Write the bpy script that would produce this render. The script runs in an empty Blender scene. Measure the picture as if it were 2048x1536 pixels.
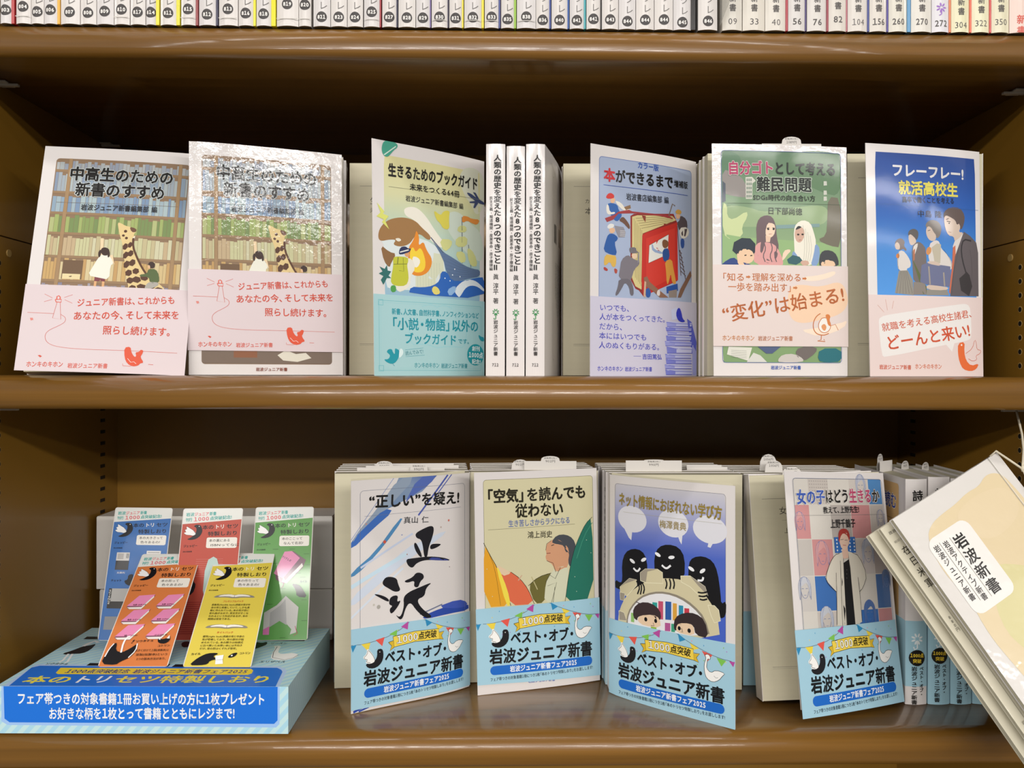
import bpy, bmesh, math, random
from mathutils import Vector, Matrix
random.seed(7)
SC = bpy.context.scene
COL = SC.collection
# ------------------------------------------------------------------ camera
F = 1657.0; HY = 745.0; YAW = math.radians(1.0); ROLL = math.radians(0.12)
cam = bpy.data.cameras.new('camera'); camo = bpy.data.objects.new('camera', cam); COL.objects.link(camo)
cam.sensor_width = 36; cam.lens = F/2048*36; cam.shift_y = -(768-HY)/2048; cam.clip_start = .01
CR = Matrix.Rotation(-YAW, 3, 'Z') @ Matrix.Rotation(math.pi/2, 3, 'X') @ Matrix.Rotation(ROLL, 3, 'Z')
camo.matrix_world = CR.to_4x4()
SC.camera = camo
# ------------------------------------------------------------------ light
vs = SC.view_settings; SC.display_settings.display_device = 'sRGB'
vs.view_transform = 'Standard'; vs.look = 'None'; vs.gamma = 1; vs.use_curve_mapping = False
vs.exposure = -0.09
w = bpy.data.worlds.new('world'); SC.world = w; w.use_nodes = True
w.node_tree.nodes['Background'].inputs[0].default_value = (1.0, .93, .86, 1)
w.node_tree.nodes['Background'].inputs[1].default_value = 0.14
def tube(x, y, z, sx, sy, power, tilt=0):
    l = bpy.data.lights.new('ceiling_tube', 'AREA'); l.shape = 'RECTANGLE'; l.size = sx; l.size_y = sy
    l.energy = power; l.color = (1.0, .96, .925)
    o = bpy.data.objects.new('ceiling_tube', l); COL.objects.link(o); o.location = (x, y, z)
    o.rotation_euler = (tilt, 0, 0)
    return o
for (yy, pw, tl, pair) in ((0.03, 4.3, 0.25, False), (-1.6, 1.0, 0.6, True), (-3.1, 14.5, 0.95, True), (-4.6, 7, 1.05, True)):
    for k in range(-4, 5):
        tube(1.45*k, yy, 1.25, 1.2, .07, pw, tl)
        if pair: tube(1.45*k, yy-.16, 1.25, 1.2, .07, pw, tl)
# ------------------------------------------------------------------ geometry helpers (millimetres in, metres out)
MM = .001
def D(px, py, d):
    """a point seen at pixel px, py at camera depth d mm -> world point in mm"""
    return CR @ Vector(((px-1024)/F*d, (HY-py)/F*d, -d))
def srgb(h):
    if isinstance(h, str):
        h = tuple(int(h[i:i+2], 16) for i in (0, 2, 4))
    return tuple(((c/255)/12.92 if c/255 <= .04045 else ((c/255+.055)/1.055)**2.4) for c in h)
def tagp(o, label=None, cat=None, group=None, kind=None):
    if label: o['label'] = label
    if cat: o['category'] = cat
    if group: o['group'] = group
    if kind: o['kind'] = kind
    return o
def thing(name, loc, label, cat, group=None):
    o = bpy.data.objects.new(name, None); COL.objects.link(o); o.empty_display_size = .02
    o.location = Vector(loc)*MM
    return tagp(o, label, cat, group)
def rootloc(p):
    v = Vector((0, 0, 0))
    while p is not None:
        v += p.location; p = p.parent
    return v
def mesh_obj(name, bm, mat, parent=None, smooth=False, mats=None):
    """bm holds world millimetres; becomes one mesh object, a child of parent"""
    org = rootloc(parent)
    for v in bm.verts: v.co = v.co*MM - org
    me = bpy.data.meshes.new(name); bm.to_mesh(me); bm.free()
    for m in (mats or [mat]): me.materials.append(m)
    if smooth:
        for p in me.polygons: p.use_smooth = True
    o = bpy.data.objects.new(name, me); COL.objects.link(o)
    if parent is not None: o.parent = parent
    return o
def copy_tree(o, parent=None):
    c = o.copy(); COL.objects.link(c); c.parent = parent
    for ch in [x for x in o.children]: copy_tree(ch, c)
    return c
def bm_box(bm, p, ax, ay, az, bev=0):
    """box from corner p along three mm vectors"""
    p = Vector(p); ax = Vector(ax); ay = Vector(ay); az = Vector(az)
    vs_ = [bm.verts.new(p+i*ax+j*ay+k*az) for k in (0, 1) for j in (0, 1) for i in (0, 1)]
    fs = [bm.faces.new([vs_[i] for i in q]) for q in ((0, 2, 3, 1), (4, 5, 7, 6), (0, 1, 5, 4), (2, 6, 7, 3), (0, 4, 6, 2), (1, 3, 7, 5))]
    if ax.cross(ay).dot(az) < 0:
        for f in fs: f.normal_flip()
    if bev:
        es = list({e for f in fs for e in f.edges})
        bmesh.ops.bevel(bm, geom=es, offset=bev, segments=2, profile=.5, affect='EDGES')
def box(name, p, ax, ay, az, mat, parent=None, bev=0):
    bm = bmesh.new(); bm_box(bm, p, ax, ay, az, bev)
    return mesh_obj(name, bm, mat, parent)
def prism(name, prof, axis, mat, parent=None, smooth=False):
    """prof: 3D points (mm), closed, extruded along axis"""
    bm = bmesh.new(); a = [bm.verts.new(Vector(p)) for p in prof]; b = [bm.verts.new(Vector(p)+Vector(axis)) for p in prof]
    n = len(a)
    bm.faces.new(a); bm.faces.new(list(reversed(b)))
    for i in range(n): bm.faces.new((a[i], b[i], b[(i+1) % n], a[(i+1) % n]))
    bmesh.ops.recalc_face_normals(bm, faces=bm.faces)
    o = mesh_obj(name, bm, mat, parent)
    if smooth:
        for p in o.data.polygons: p.use_smooth = len(p.vertices) == 4
    return o
def tubeob(name, pts, r, mat, parent=None, seg=8):
    bm = bmesh.new(); pts = [Vector(p) for p in pts]; rings = []
    for i, p in enumerate(pts):
        t = (pts[min(i+1, len(pts)-1)]-pts[max(i-1, 0)]).normalized()
        n = t.cross(Vector((.31, .9, .27))).normalized(); b = t.cross(n)
        rr = r[i] if isinstance(r, (list, tuple)) else r
        rings.append([bm.verts.new(p+rr*(math.cos(k*2*math.pi/seg)*n+math.sin(k*2*math.pi/seg)*b)) for k in range(seg)])
    for a, b in zip(rings, rings[1:]):
        for k in range(seg): bm.faces.new((a[k], a[(k+1) % seg], b[(k+1) % seg], b[k]))
    bm.faces.new(rings[0][::-1]); bm.faces.new(rings[-1])
    bmesh.ops.recalc_face_normals(bm, faces=bm.faces)
    return mesh_obj(name, bm, mat, parent, smooth=True)
# ------------------------------------------------------------------ materials
def mat(name, col, rough=.5, spec=.5, coat=0, bump=None, noise=None, metal=0):
    m = bpy.data.materials.new(name); m.use_nodes = True; nt = m.node_tree; b = nt.nodes['Principled BSDF']
    b.inputs['Base Color'].default_value = (*srgb(col), 1); b.inputs['Roughness'].default_value = rough
    b.inputs['Specular IOR Level'].default_value = spec; b.inputs['Metallic'].default_value = metal
    b.inputs['Coat Weight'].default_value = coat; b.inputs['Coat Roughness'].default_value = .06
    tc = nt.nodes.new('ShaderNodeTexCoord')
    if noise:                                             # (scale xyz, amount)
        mp = nt.nodes.new('ShaderNodeMapping'); mp.inputs['Scale'].default_value = noise[0]
        nz = nt.nodes.new('ShaderNodeTexNoise'); nz.inputs['Scale'].default_value = 1; nz.inputs['Detail'].default_value = 6
        nt.links.new(tc.outputs['Object'], mp.inputs[0]); nt.links.new(mp.outputs[0], nz.inputs[0])
        r = nt.nodes.new('ShaderNodeValToRGB'); c = srgb(col); a = noise[1]
        r.color_ramp.elements[0].position = .3; r.color_ramp.elements[1].position = .72
        r.color_ramp.elements[0].color = (*[x*(1-a) for x in c], 1); r.color_ramp.elements[1].color = (*[min(1, x*(1+a)) for x in c], 1)
        nt.links.new(nz.outputs[0], r.inputs[0]); nt.links.new(r.outputs[0], b.inputs['Base Color'])
    if bump:                                              # (scale xyz or number, strength, distance m)
        mp = nt.nodes.new('ShaderNodeMapping'); s = bump[0]; mp.inputs['Scale'].default_value = s if isinstance(s, tuple) else (s, s, s)
        nz = nt.nodes.new('ShaderNodeTexNoise'); nz.inputs['Scale'].default_value = 1; nz.inputs['Detail'].default_value = 3
        bp = nt.nodes.new('ShaderNodeBump'); bp.inputs['Strength'].default_value = bump[1]; bp.inputs['Distance'].default_value = bump[2]
        nt.links.new(tc.outputs['Object'], mp.inputs[0]); nt.links.new(mp.outputs[0], nz.inputs[0])
        nt.links.new(nz.outputs[0], bp.inputs['Height']); nt.links.new(bp.outputs[0], b.inputs['Normal'])
        if coat: nt.links.new(bp.outputs[0], b.inputs['Coat Normal'])
    return m
def printmat(name, rough, spec, coat, bump=None):
    """ink on paper: colour comes from the mesh's own corner colours"""
    m = mat(name, 'ffffff', rough, spec, coat, bump)
    at = m.node_tree.nodes.new('ShaderNodeAttribute'); at.attribute_name = 'Col'
    m.node_tree.links.new(at.outputs['Color'], m.node_tree.nodes['Principled BSDF'].inputs['Base Color'])
    return m
GB = (90, .08, .0003); CB = (190, .3, .0005)
M = dict(
    wood=mat('brown_laminate', '7c5620', .3, .5, .35, ((8, 900, 900), .12, .0004), ((3, 160, 160), .22)),
    wood_in=mat('brown_laminate_inside', '825e1e', .36, .5, .15, ((300, 300, 300), .08, .0003), ((5, 5, 2), .10)),
    dark=mat('black_plastic', '0c0805', .6),
    steel=mat('zinc_steel', 'd8d4ca', .45, .5, metal=.4),
    page=mat('cream_page', 'd3cdb3', .85, .2, noise=((4, 4, 300), .02)),
    pages=mat('page_edges', 'c6c0a8', .9, .1, noise=((20, 2600, 20), .14)),
    pagesx=mat('page_edges_spine_out', 'bcb08c', .9, .1, noise=((2600, 20, 20), .14)),
    cover=mat('white_cover_paper', 'dcd7d4', .4, .35, .2, GB),
    crink=mat('laminated_cover_paper', 'dcd7d4', .45, .3, .5, CB),
    matte=mat('matte_white_paper', 'dedad4', .55, .4),
    pinkband=mat('pink_band_paper', 'd6c7c9', .42, .45), lilacband=mat('lilac_band_paper', 'c6c3d4', .42, .45),
    tealband=mat('pale_teal_band_paper', 'a4cdd0', .35, .5), blueband=mat('sky_blue_band_paper', 'a0c9d8', .35, .5),
    carton=mat('white_carton', 'eeebe4', .6, .3), string=mat('cotton_string', 'd8cfb8', .9, .1),
    ink=printmat('ink_gloss', .45, .3, .12, GB), inkc=printmat('ink_laminated', .5, .3, .75, CB),
    inkm=printmat('ink_matte', .5, .4, 0), film=printmat('ink_plastic_card', .4, .35, .35),
    sleeve=mat('vinyl_sleeve', 'e8e6de', .12, .6, 1, ((60, 60, 60), .6, .004)),
)
def colmat(c, rough=.25, coat=.3):
    k = 'c'+c
    if k not in M: M[k] = mat('cover_'+c, c, rough, .5, coat)
    return M[k]
# ------------------------------------------------------------------ surfaces and print
class Patch:
    """a sheet between four world points (mm) TL TR BR BL, bowed by b mm towards its front"""
    def __init__(s, tl, tr, br, bl, b=0, skew=.5):
        s.c = [Vector(v) for v in (tl, tr, br, bl)]; s.b = b; s.k = skew
        e = (s.c[1]-s.c[0]+s.c[2]-s.c[3]); f = (s.c[3]-s.c[0]+s.c[2]-s.c[1])
        s.n = -(e.cross(f)).normalized() if True else None
        if s.n.dot(s.c[0]) > 0: s.n = -s.n          # towards the camera side
        a_, b_, c_, d_ = s.c
        s.tw = abs((c_-a_).dot((b_-a_).cross(d_-a_).normalized())) > .05
        s.cuts = [k/14 for k in range(1, 14)] if (b or s.tw) else []
        s.vcuts = [k/14 for k in range(1, 14)] if s.tw else []
    def at(s, u, v, off=0):
        a, b, c, d = s.c
        p = (a*(1-u)+b*u)*(1-v)+(d*(1-u)+c*u)*v
        uu = max(0, min(1, u)); t = uu**(math.log(.5)/math.log(s.k)) if s.k != .5 else uu
        return p + s.n*(off + s.b*4*t*(1-t))
    def sub(s, tl, tr, br, bl, off=0):
        return SubPatch(s, (tl, tr, br, bl), off)
class SubPatch:
    def __init__(s, p, q, off): s.p = p; s.q = q; s.o = off; s.n = p.n; s.b = p.b; s.tw = p.tw; s.cuts = p.cuts; s.vcuts = p.vcuts
    def at(s, u, v, off=0):
        (a, b, c, d) = s.q
        x = (a[0]*(1-u)+b[0]*u)*(1-v)+(d[0]*(1-u)+c[0]*u)*v
        y = (a[1]*(1-u)+b[1]*u)*(1-v)+(d[1]*(1-u)+c[1]*u)*v
        return s.p.at(x, y, off+s.o)
def sheet(name, patch, th, mat_, parent, nu=None, nv=1, smooth=True):
    nu = nu or (14 if patch.cuts else 1); nv = 14 if patch.vcuts else nv
    bm = bmesh.new(); A = []; B = []
    for j in range(nv+1):
        A.append([bm.verts.new(patch.at(i/nu, j/nv, 0)) for i in range(nu+1)])
        B.append([bm.verts.new(patch.at(i/nu, j/nv, -th)) for i in range(nu+1)])
    for j in range(nv):
        for i in range(nu):
            bm.faces.new((A[j][i], A[j+1][i], A[j+1][i+1], A[j][i+1])).smooth = smooth
            bm.faces.new((B[j][i], B[j][i+1], B[j+1][i+1], B[j+1][i])).smooth = smooth
    for i in range(nu):
        bm.faces.new((A[0][i], A[0][i+1], B[0][i+1], B[0][i])); bm.faces.new((A[nv][i], B[nv][i], B[nv][i+1], A[nv][i+1]))
    for j in range(nv):
        bm.faces.new((A[j][0], B[j][0], B[j+1][0], A[j+1][0])); bm.faces.new((A[j][nu], A[j+1][nu], B[j+1][nu], B[j][nu]))
    bmesh.ops.recalc_face_normals(bm, faces=bm.faces)
    for e in bm.edges:
        if len(e.link_faces) == 2 and e.link_faces[0].normal.angle(e.link_faces[1].normal, 0) > .6: e.smooth = False
    o = mesh_obj(name, bm, mat_, parent)
    return o
def homog(src, W, H):
    """map from 4 picture points (TL TR BR BL) to the flat W x H rectangle"""
    import numpy as np
    dst = [(0, 0), (W, 0), (W, H), (0, H)]; A = []; b = []
    for (x, y), (u, v) in zip(src, dst):
        A.append([x, y, 1, 0, 0, 0, -u*x, -u*y]); b.append(u)
        A.append([0, 0, 0, x, y, 1, -v*x, -v*y]); b.append(v)
    h = np.linalg.solve(np.array(A, float), np.array(b, float))
    return [float(t) for t in h]+[1.0]
GLY = {}; NEED = set(); PEND = []
HALF = set('\uff11ABCDEFGHIJKLMNOPQRSTUVWXYZabcdefghijklmnopqrstuvwxyz0123456789 !?()“”-.,')
class Art:
    """flat print on a W x H mm sheet; quad = where its corners lie in the picture the shapes were measured in"""
    def __init__(s, W, H, quad=None):
        s.W = W; s.H = H; s.h = homog(quad, W, H) if quad else None; s.ops = []; s.z = 1
    def m(s, p):
        if s.h is None: return (p[0], p[1])
        h = s.h; x, y = p; w_ = h[6]*x+h[7]*y+1
        return ((h[0]*x+h[1]*y+h[2])/w_, (h[3]*x+h[4]*y+h[5])/w_)
    def add(s, pts, col, cols=None, clip=None):
        s.ops.append(('p', pts, srgb(col) if col else None, cols, s.z)); s.z += 1; return s
    def P(s, pts, col, sm=0, mm=False):
        q = [tuple(p) if mm else s.m(p) for p in pts]
        for _ in range(sm):
            r = []
            for i in range(len(q)):
                a = q[i]; b = q[(i+1) % len(q)]
                r += [(a[0]*.75+b[0]*.25, a[1]*.75+b[1]*.25), (a[0]*.25+b[0]*.75, a[1]*.25+b[1]*.75)]
            q = r
        return s.add(q, col)
    def G(s, pts, cols, mm=False):
        q = [tuple(p) if mm else s.m(p) for p in pts]
        return s.add(q, None, [srgb(c) for c in cols])
    def E(s, c, rx, ry, col, rot=0, mm=False, n=18, a0=0, a1=360):
        pts = []
        for k in range(n + (1 if a1-a0 < 360 else 0)):
            t = math.radians(a0+(a1-a0)*k/n); x = rx*math.cos(t); y = ry*math.sin(t); r = math.radians(rot)
            pts.append((c[0]+x*math.cos(r)-y*math.sin(r), c[1]+x*math.sin(r)+y*math.cos(r)))
        return s.P(pts, col, 0, mm)
    def L(s, pts, wd, col, mm=False, close=False, sm=0):
        """a stroke wd mm wide"""
        q = [Vector(p) if mm else Vector(s.m(p)) for p in pts]
        for _ in range(sm):
            r = [q[0]]
            for a, b in zip(q, q[1:]): r += [a*.75+b*.25, a*.25+b*.75]
            q = r+[q[-1]]
        if close: q.append(q[0])
        lf = []; rt = []
        for i, p in enumerate(q):
            t = (q[min(i+1, len(q)-1)]-q[max(i-1, 0)])
            if t.length < 1e-9: t = Vector((1, 0))
            t = t.normalized(); n = Vector((-t.y, t.x))*wd/2
            lf.append(tuple(p+n)); rt.append(tuple(p-n))
        s.ops.append(('s', lf, srgb(col), rt, s.z)); s.z += 1; return s
    def RR(s, x0, y0, x1, y1, r, col, mm=True, grad=None):
        pts = []
        for cx, cy, a in ((x1-r, y0+r, -90), (x1-r, y1-r, 0), (x0+r, y1-r, 90), (x0+r, y0+r, 180)):
            for k in range(6):
                t = math.radians(a+90*k/5); pts.append((cx+r*math.cos(t), cy+r*math.sin(t)))
        if grad:                                             # vertical print gradient, list of (t, colour)
            def g(t):
                for (t0, c0), (t1, c1) in zip(grad, grad[1:]):
                    if t <= t1:
                        f = (t-t0)/(t1-t0) if t1 > t0 else 0; a = srgb(c0); b = srgb(c1)
                        return tuple(a[i]*(1-f)+b[i]*f for i in range(3))
                return srgb(grad[-1][1])
            n = 12
            for k in range(n):
                t0 = k/n; t1 = (k+1)/n; ya = y0+(y1-y0)*t0; yb = y0+(y1-y0)*t1
                ins = r*.3 if k in (0, n-1) else 0
                q = [(x0+(ins if k == 0 else 0), ya), (x1-(ins if k == 0 else 0), ya), (x1-(ins if k == n-1 else 0), yb), (x0+(ins if k == n-1 else 0), yb)]
                s.ops.append(('p', q, None, [g(t0), g(t0), g(t1), g(t1)], s.z))
            s.z += 1
            return s
        return s.P(pts, col, 0, mm)
    def frame(s, x0, y0, x1, y1, r, wd, col):
        pts = []
        for cx, cy, a in ((x1-r, y0+r, -90), (x1-r, y1-r, 0), (x0+r, y1-r, 90), (x0+r, y0+r, 180)):
            for k in range(6):
                t = math.radians(a+90*k/5); pts.append((cx+r*math.cos(t), cy+r*math.sin(t)))
        return s.L(pts, wd, col, mm=True, close=True)
    def T(s, txt, p0, p1, h, col, b=0, vert=False, mm=False, halo=None, ital=0, up=None):
        """text from p0 to p1 (ends of its middle line); h = size in mm; vert runs down"""
        if not txt: return s
        txt = txt.replace('1', '\uff11').replace('II', '\u2161')
        if not mm: p0 = s.m(p0); p1 = s.m(p1)
        off = (0, .009, .015, .021, .028)[b]
        if halo:
            s._t(txt, p0, p1, h, halo, off+.045, vert, ital); s.z += 1
        s._t(txt, p0, p1, h, col, off, vert, ital); s.z += 1
        return s
    def _t(s, txt, p0, p1, h, col, off, vert, ital):
        for c in txt:
            if c != ' ': NEED.add(c)
        s.ops.append(('t', (txt, p0, p1, h, off, vert, ital), srgb(col), None, s.z))
    def put(s, name, patch, material, parent, lift=.03, step=.0045, label=None):
        PEND.append((s, name, patch, material, parent, lift, step, label))
def make_glyphs():
    todo = [k for k in sorted(NEED) if k not in GLY]; obs = []
    for c in todo:
        cu = bpy.data.curves.new('g', 'FONT'); cu.body = c; cu.size = 1; cu.resolution_u = 2
        o = bpy.data.objects.new('g', cu); COL.objects.link(o); obs.append(o)
    dg = bpy.context.evaluated_depsgraph_get()
    for k, o in zip(todo, obs):
        e = o.evaluated_get(dg); me = e.to_mesh()
        GLY[k] = ([(v.co.x, v.co.y) for v in me.vertices], [tuple(p.vertices) for p in me.polygons]); e.to_mesh_clear()
    for o in obs:
        cu = o.data; bpy.data.objects.remove(o); bpy.data.curves.remove(cu)
ROT = set('ー「」―()・…')
def finalize():
    make_glyphs()
    for art, name, patch, material, parent, lift, step, label in PEND:
        bm = bmesh.new(); cl = bm.loops.layers.float_color.new('Col')
        def face(pts, cols, z):
            if len(pts) > 1:
                vs_ = [bm.verts.new((x, y, z)) for x, y in pts]
                try: f = bm.faces.new(vs_)
                except ValueError: return
                for l, c in zip(f.loops, cols): l[cl] = (*c, 1)
                return f
        big = []
        for kind, a, col, ex, z in art.ops:
            if kind == 'p':
                f = face(a, ex or [col]*len(a), z)
                if f and len(a) > 3: f.normal_update(); big.append(f)
            elif kind == 's':
                for i in range(len(a)-1):
                    face([a[i], a[i+1], ex[i+1], ex[i]], [col]*4, z)
            else:
                txt, p0, p1, h, off, vert, ital = a
                p0 = Vector(p0); p1 = Vector(p1); L_ = (p1-p0).length; d = (p1-p0)/max(L_, 1e-6)
                wts = []
                for c in txt:
                    if vert: wts.append(.5 if c == ' ' else 1.0)
                    elif c == ' ': wts.append(.4)
                    elif c in HALF:
                        g = GLY[c][0]; xs = [v[0] for v in g] or [0, .5]
                        wts.append(max(xs)-min(xs)+.13+off)
                    elif c in '、。「」': wts.append(.62)
                    elif c == '・': wts.append(.6)
                    else: wts.append(1.0)
                tot = sum(wts); cell = L_/tot; pos = 0
                for c, wt in zip(txt, wts):
                    if c != ' ':
                        gv, gf = GLY[c]
                        if gv:
                            xs = [v[0] for v in gv]
                            if c in HALF: cx = (max(xs)+min(xs))/2; cy = .35
                            elif c in '、。」' and not vert: cx = .31; cy = .37
                            elif c == '「' and not vert: cx = .69; cy = .37
                            else: cx = .5; cy = .37
                            no = 1 if off == 0 else (4 if off < .015 else (6 if off < .06 else 10))
                            off_ = off if off > .05 else off*(1.3 if len(gf) < 48 else .95)
                            for sh in range(no):
                                vl = []; ta = 2*math.pi*sh/no+.785; ox = off_*math.cos(ta) if no > 1 else 0; oy = off_*math.sin(ta) if no > 1 else 0
                                for gx, gy in gv:
                                    gx += ox; gy += oy
                                    if vert:
                                        lx = gx-cx; ly = gy-cy
                                        if c in ROT: lx, ly = ly, -lx
                                        side = Vector((-d.y, d.x))*-1
                                        q = p0 + d*((pos+wt/2)*cell - ly*min(cell, h*1.05)) + side*(lx*h)
                                    else:
                                        lx = gx-cx + ital*(gy-cy); ly = gy-cy
                                        q = p0 + d*((pos+wt/2)*cell + lx*cell) + Vector((d.y, -d.x))*(ly*h)
                                    vl.append(bm.verts.new((q.x, q.y, z+sh*.02)))
                                for fc in gf:
                                    try: f = bm.faces.new([vl[i] for i in fc])
                                    except ValueError: continue
                                    for l in f.loops: l[cl] = (*col, 1)
                    pos += wt
        if big: bmesh.ops.triangulate(bm, faces=[f for f in big if f.is_valid], ngon_method='EAR_CLIP')
        # keep everything on the sheet
        for co, no in (((0, 0, 0), (-1, 0, 0)), ((art.W, 0, 0), (1, 0, 0)), ((0, 0, 0), (0, -1, 0)), ((0, art.H, 0), (0, 1, 0))):
            bmesh.ops.bisect_plane(bm, geom=bm.verts[:]+bm.edges[:]+bm.faces[:], plane_co=co, plane_no=no, clear_outer=True)
        for k in getattr(patch, 'cuts', []):
            bmesh.ops.bisect_plane(bm, geom=bm.verts[:]+bm.edges[:]+bm.faces[:], plane_co=(art.W*k, 0, 0), plane_no=(1, 0, 0))
        for k in getattr(patch, 'vcuts', []):
            bmesh.ops.bisect_plane(bm, geom=bm.verts[:]+bm.edges[:]+bm.faces[:], plane_co=(0, art.H*k, 0), plane_no=(0, 1, 0))
        curved = bool(getattr(patch, 'cuts', []))
        nr = []
        if curved:
            for v in bm.verts:
                u_ = v.co.x/art.W; v_ = v.co.y/art.H; e_ = .04
                du = patch.at(min(1, u_+e_), v_)-patch.at(max(0, u_-e_), v_); dv = patch.at(u_, min(1, v_+e_))-patch.at(u_, max(0, v_-e_))
                q_ = du.cross(dv).normalized(); nr.append(q_ if q_.dot(patch.n) > 0 else -q_)
        for v in bm.verts:
            v.co = patch.at(v.co.x/art.W, v.co.y/art.H, lift+step*v.co.z)
        for f in bm.faces:
            f.normal_update()
            if f.normal.dot(patch.n) < 0: f.normal_flip()
        if curved:
            for f in bm.faces: f.smooth = True
        o = mesh_obj(name, bm, material, parent)
        if curved: o.data.normals_split_custom_set_from_vertices(nr)
        if label: o['label'] = label
# ------------------------------------------------------------------ bookcase
XL, XR, YB = -381.0, 408.0, 838.0
ZS = (242.6, -2.6, -253.4); TH = 23.5
case = thing('bookcase', (13.5, 700, -253.4), 'brown laminate bookcase with round-nosed shelves and rows of shelf pin holes', 'bookcase')
def side(x, sgn, holes):
    for z0, z1 in ((-640, 103.6), (104.4, 560)):
        p = box('side_panel', (x, 598, z0), (20*sgn, 0, 0), (0, 252, 0), (0, 0, z1-z0), M['wood_in'], case, .25)
        if z0 < 0: low = p
        else: up = p
    def disc(name, y, z, r, m, par, dep, sy=1.0, n=10):
        bm = bmesh.new()
        a = [bm.verts.new((x-sgn*dep, y+r*sy*math.cos(2*math.pi*k/n), z+r*math.sin(2*math.pi*k/n))) for k in range(n)]
        b = [bm.verts.new((x+sgn*1.0, v.co.y, v.co.z)) for v in a]
        bm.faces.new(a)
        for k in range(n): bm.faces.new((a[k], b[k], b[(k+1) % n], a[(k+1) % n]))
        bmesh.ops.recalc_face_normals(bm, faces=bm.faces)
        return mesh_obj(name, bm, m, par)
    first = None
    for k in range(36):
        z = 83.0-11.0*k
        if -26 < z < 0 or z < -300: continue
        if first is None:
            first = [disc('pin_hole_rim', 640, z, 2.6, M['wood_rim'], low, .15, 1, 12), disc('pin_hole', 640, z, 2.0, M['dark'], low, .3)]; z0 = z
        else:
            for f in first:
                c = f.copy(); COL.objects.link(c); c.location = (0, 0, (z-z0)*MM)
    s0 = None
    for k in range(48):
        z = 96.0-11.0*k if k < 36 else 96+10.5+11*(k-36)
        if -28 < z < 0 or z > 214 or (z > 100 and z < 108): continue
        par = low if z < 104 else up
        if s0 is None or (z > 104 and par is up and s0[2] is low):
            s0 = [box('pin_slot', (x-sgn*.3, 802, z-1.6), (sgn*1.3, 0, 0), (0, 9, 0), (0, 0, 3.2), M['dark'], par), z, par]
        else:
            c = s0[0].copy(); COL.objects.link(c); c.location = (0, 0, (z-s0[1])*MM)
    disc('screw_cap', 652, 92, 3.0, M['wood_rim'], low, .8, 1, 12)
M['wood_rim'] = mat('worn_wood_rim', 'a88a52', .5)
side(XL, -1, True); side(XR, 1, True)
box('back_panel', (XL-18, YB, -640), (XR-XL+36, 0, 0), (0, 8, 0), (0, 0, 1200), M['wood_in'], case)
for zt in ZS:
    prof = [(YB-.3, zt), (591, zt)]
    for k in range(1, 7):
        a = math.radians(90-90*k/6); prof.append((591-13*math.cos(a)+0*a, zt-13+13*math.sin(a)))
    for k in range(0, 5):
        a = math.radians(90*k/4); prof.append((578+6-6*math.cos(a), zt-TH+6-6*math.sin(a)))
    prof += [(YB-.3, zt-TH)]
    prism('shelf_board', [(XL+.4, y, z) for y, z in prof], (XR-XL-.8, 0, 0), M['wood'], case, smooth=True)
    # wire clips that carry the board
    if zt > -200:
        for x, sg in ((XL, 1), (XR, -1)):
            for yy in (632, 800):
                bm = bmesh.new()
                bm_box(bm, (x+sg*1, yy, zt-TH-3.4), (sg*17, 0, 0), (0, 3.5, 0), (0, 0, 1.8), .2)
                bm_box(bm, (x+sg*1, yy-4, zt-TH-1.6), (sg*10, 0, 0), (0, 14, 0), (0, 0, 1.2), .2)
                mesh_obj('shelf_clip', bm, M['steel'], case)
# ------------------------------------------------------------------ books: builders
def V(*a): return Vector(a)
UP = V(0, 0, 1)
def foot(px, d, z):
    p = D(px, HY, d); p.z = z; return p
def jacket(root, O, ex, ey, w, t, h, up=UP, front=True, cmat='cover', th=.45, name='cover', spine=True):
    """cover sheet wrapped over front, spine and back; O = bottom corner at the spine on the front side"""
    bm = bmesh.new()
    if front: bm_box(bm, O, ex*w, -ey*th, up*h)
    bm_box(bm, O+ey*t, ex*w, ey*th, up*h)
    if spine: bm_box(bm, O-ex*th-ey*(th if front else 0), ex*th, ey*(t+th*(2 if front else 1)), up*h)
    bmesh.ops.remove_doubles(bm, verts=bm.verts, dist=.01)
    bmesh.ops.recalc_face_normals(bm, faces=bm.faces)
    return mesh_obj(name, bm, M[cmat], root)
def block(root, O, ex, ey, w, t, h, up=UP, m='page'):
    """page block: plain first page in front, ruled page edges on the other sides"""
    bm = bmesh.new(); bm_box(bm, O+up*.3, ex*(w-.6), ey*t, up*(h-.8))
    bm.faces.ensure_lookup_table()
    for f in bm.faces:
        f.normal_update(); f.material_index = 0 if abs(f.normal.dot(ey)) > .7 else 1
    return mesh_obj('page_block', bm, None, root, mats=[M[m], M['pages']])
def bandwrap(root, O, ex, ey, w, t, z0, z1, m, name='paper_band', up=UP, front=True):
    bm = bmesh.new(); g = .5; th = .1
    P0 = O+up*z0; hh = up*(z1-z0)
    if front: bm_box(bm, P0-ey*g, ex*(w+.1), -ey*th, hh)
    bm_box(bm, P0+ey*(t+g), ex*(w+.1), ey*th, hh)
    bm_box(bm, P0-ex*(g+th)-ey*(g+th if front else 0), ex*th, ey*(t+(2 if front else 1)*(g+th)), hh)
    bmesh.ops.remove_doubles(bm, verts=bm.verts, dist=.01)
    return mesh_obj(name, bm, M[m], root)
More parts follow.
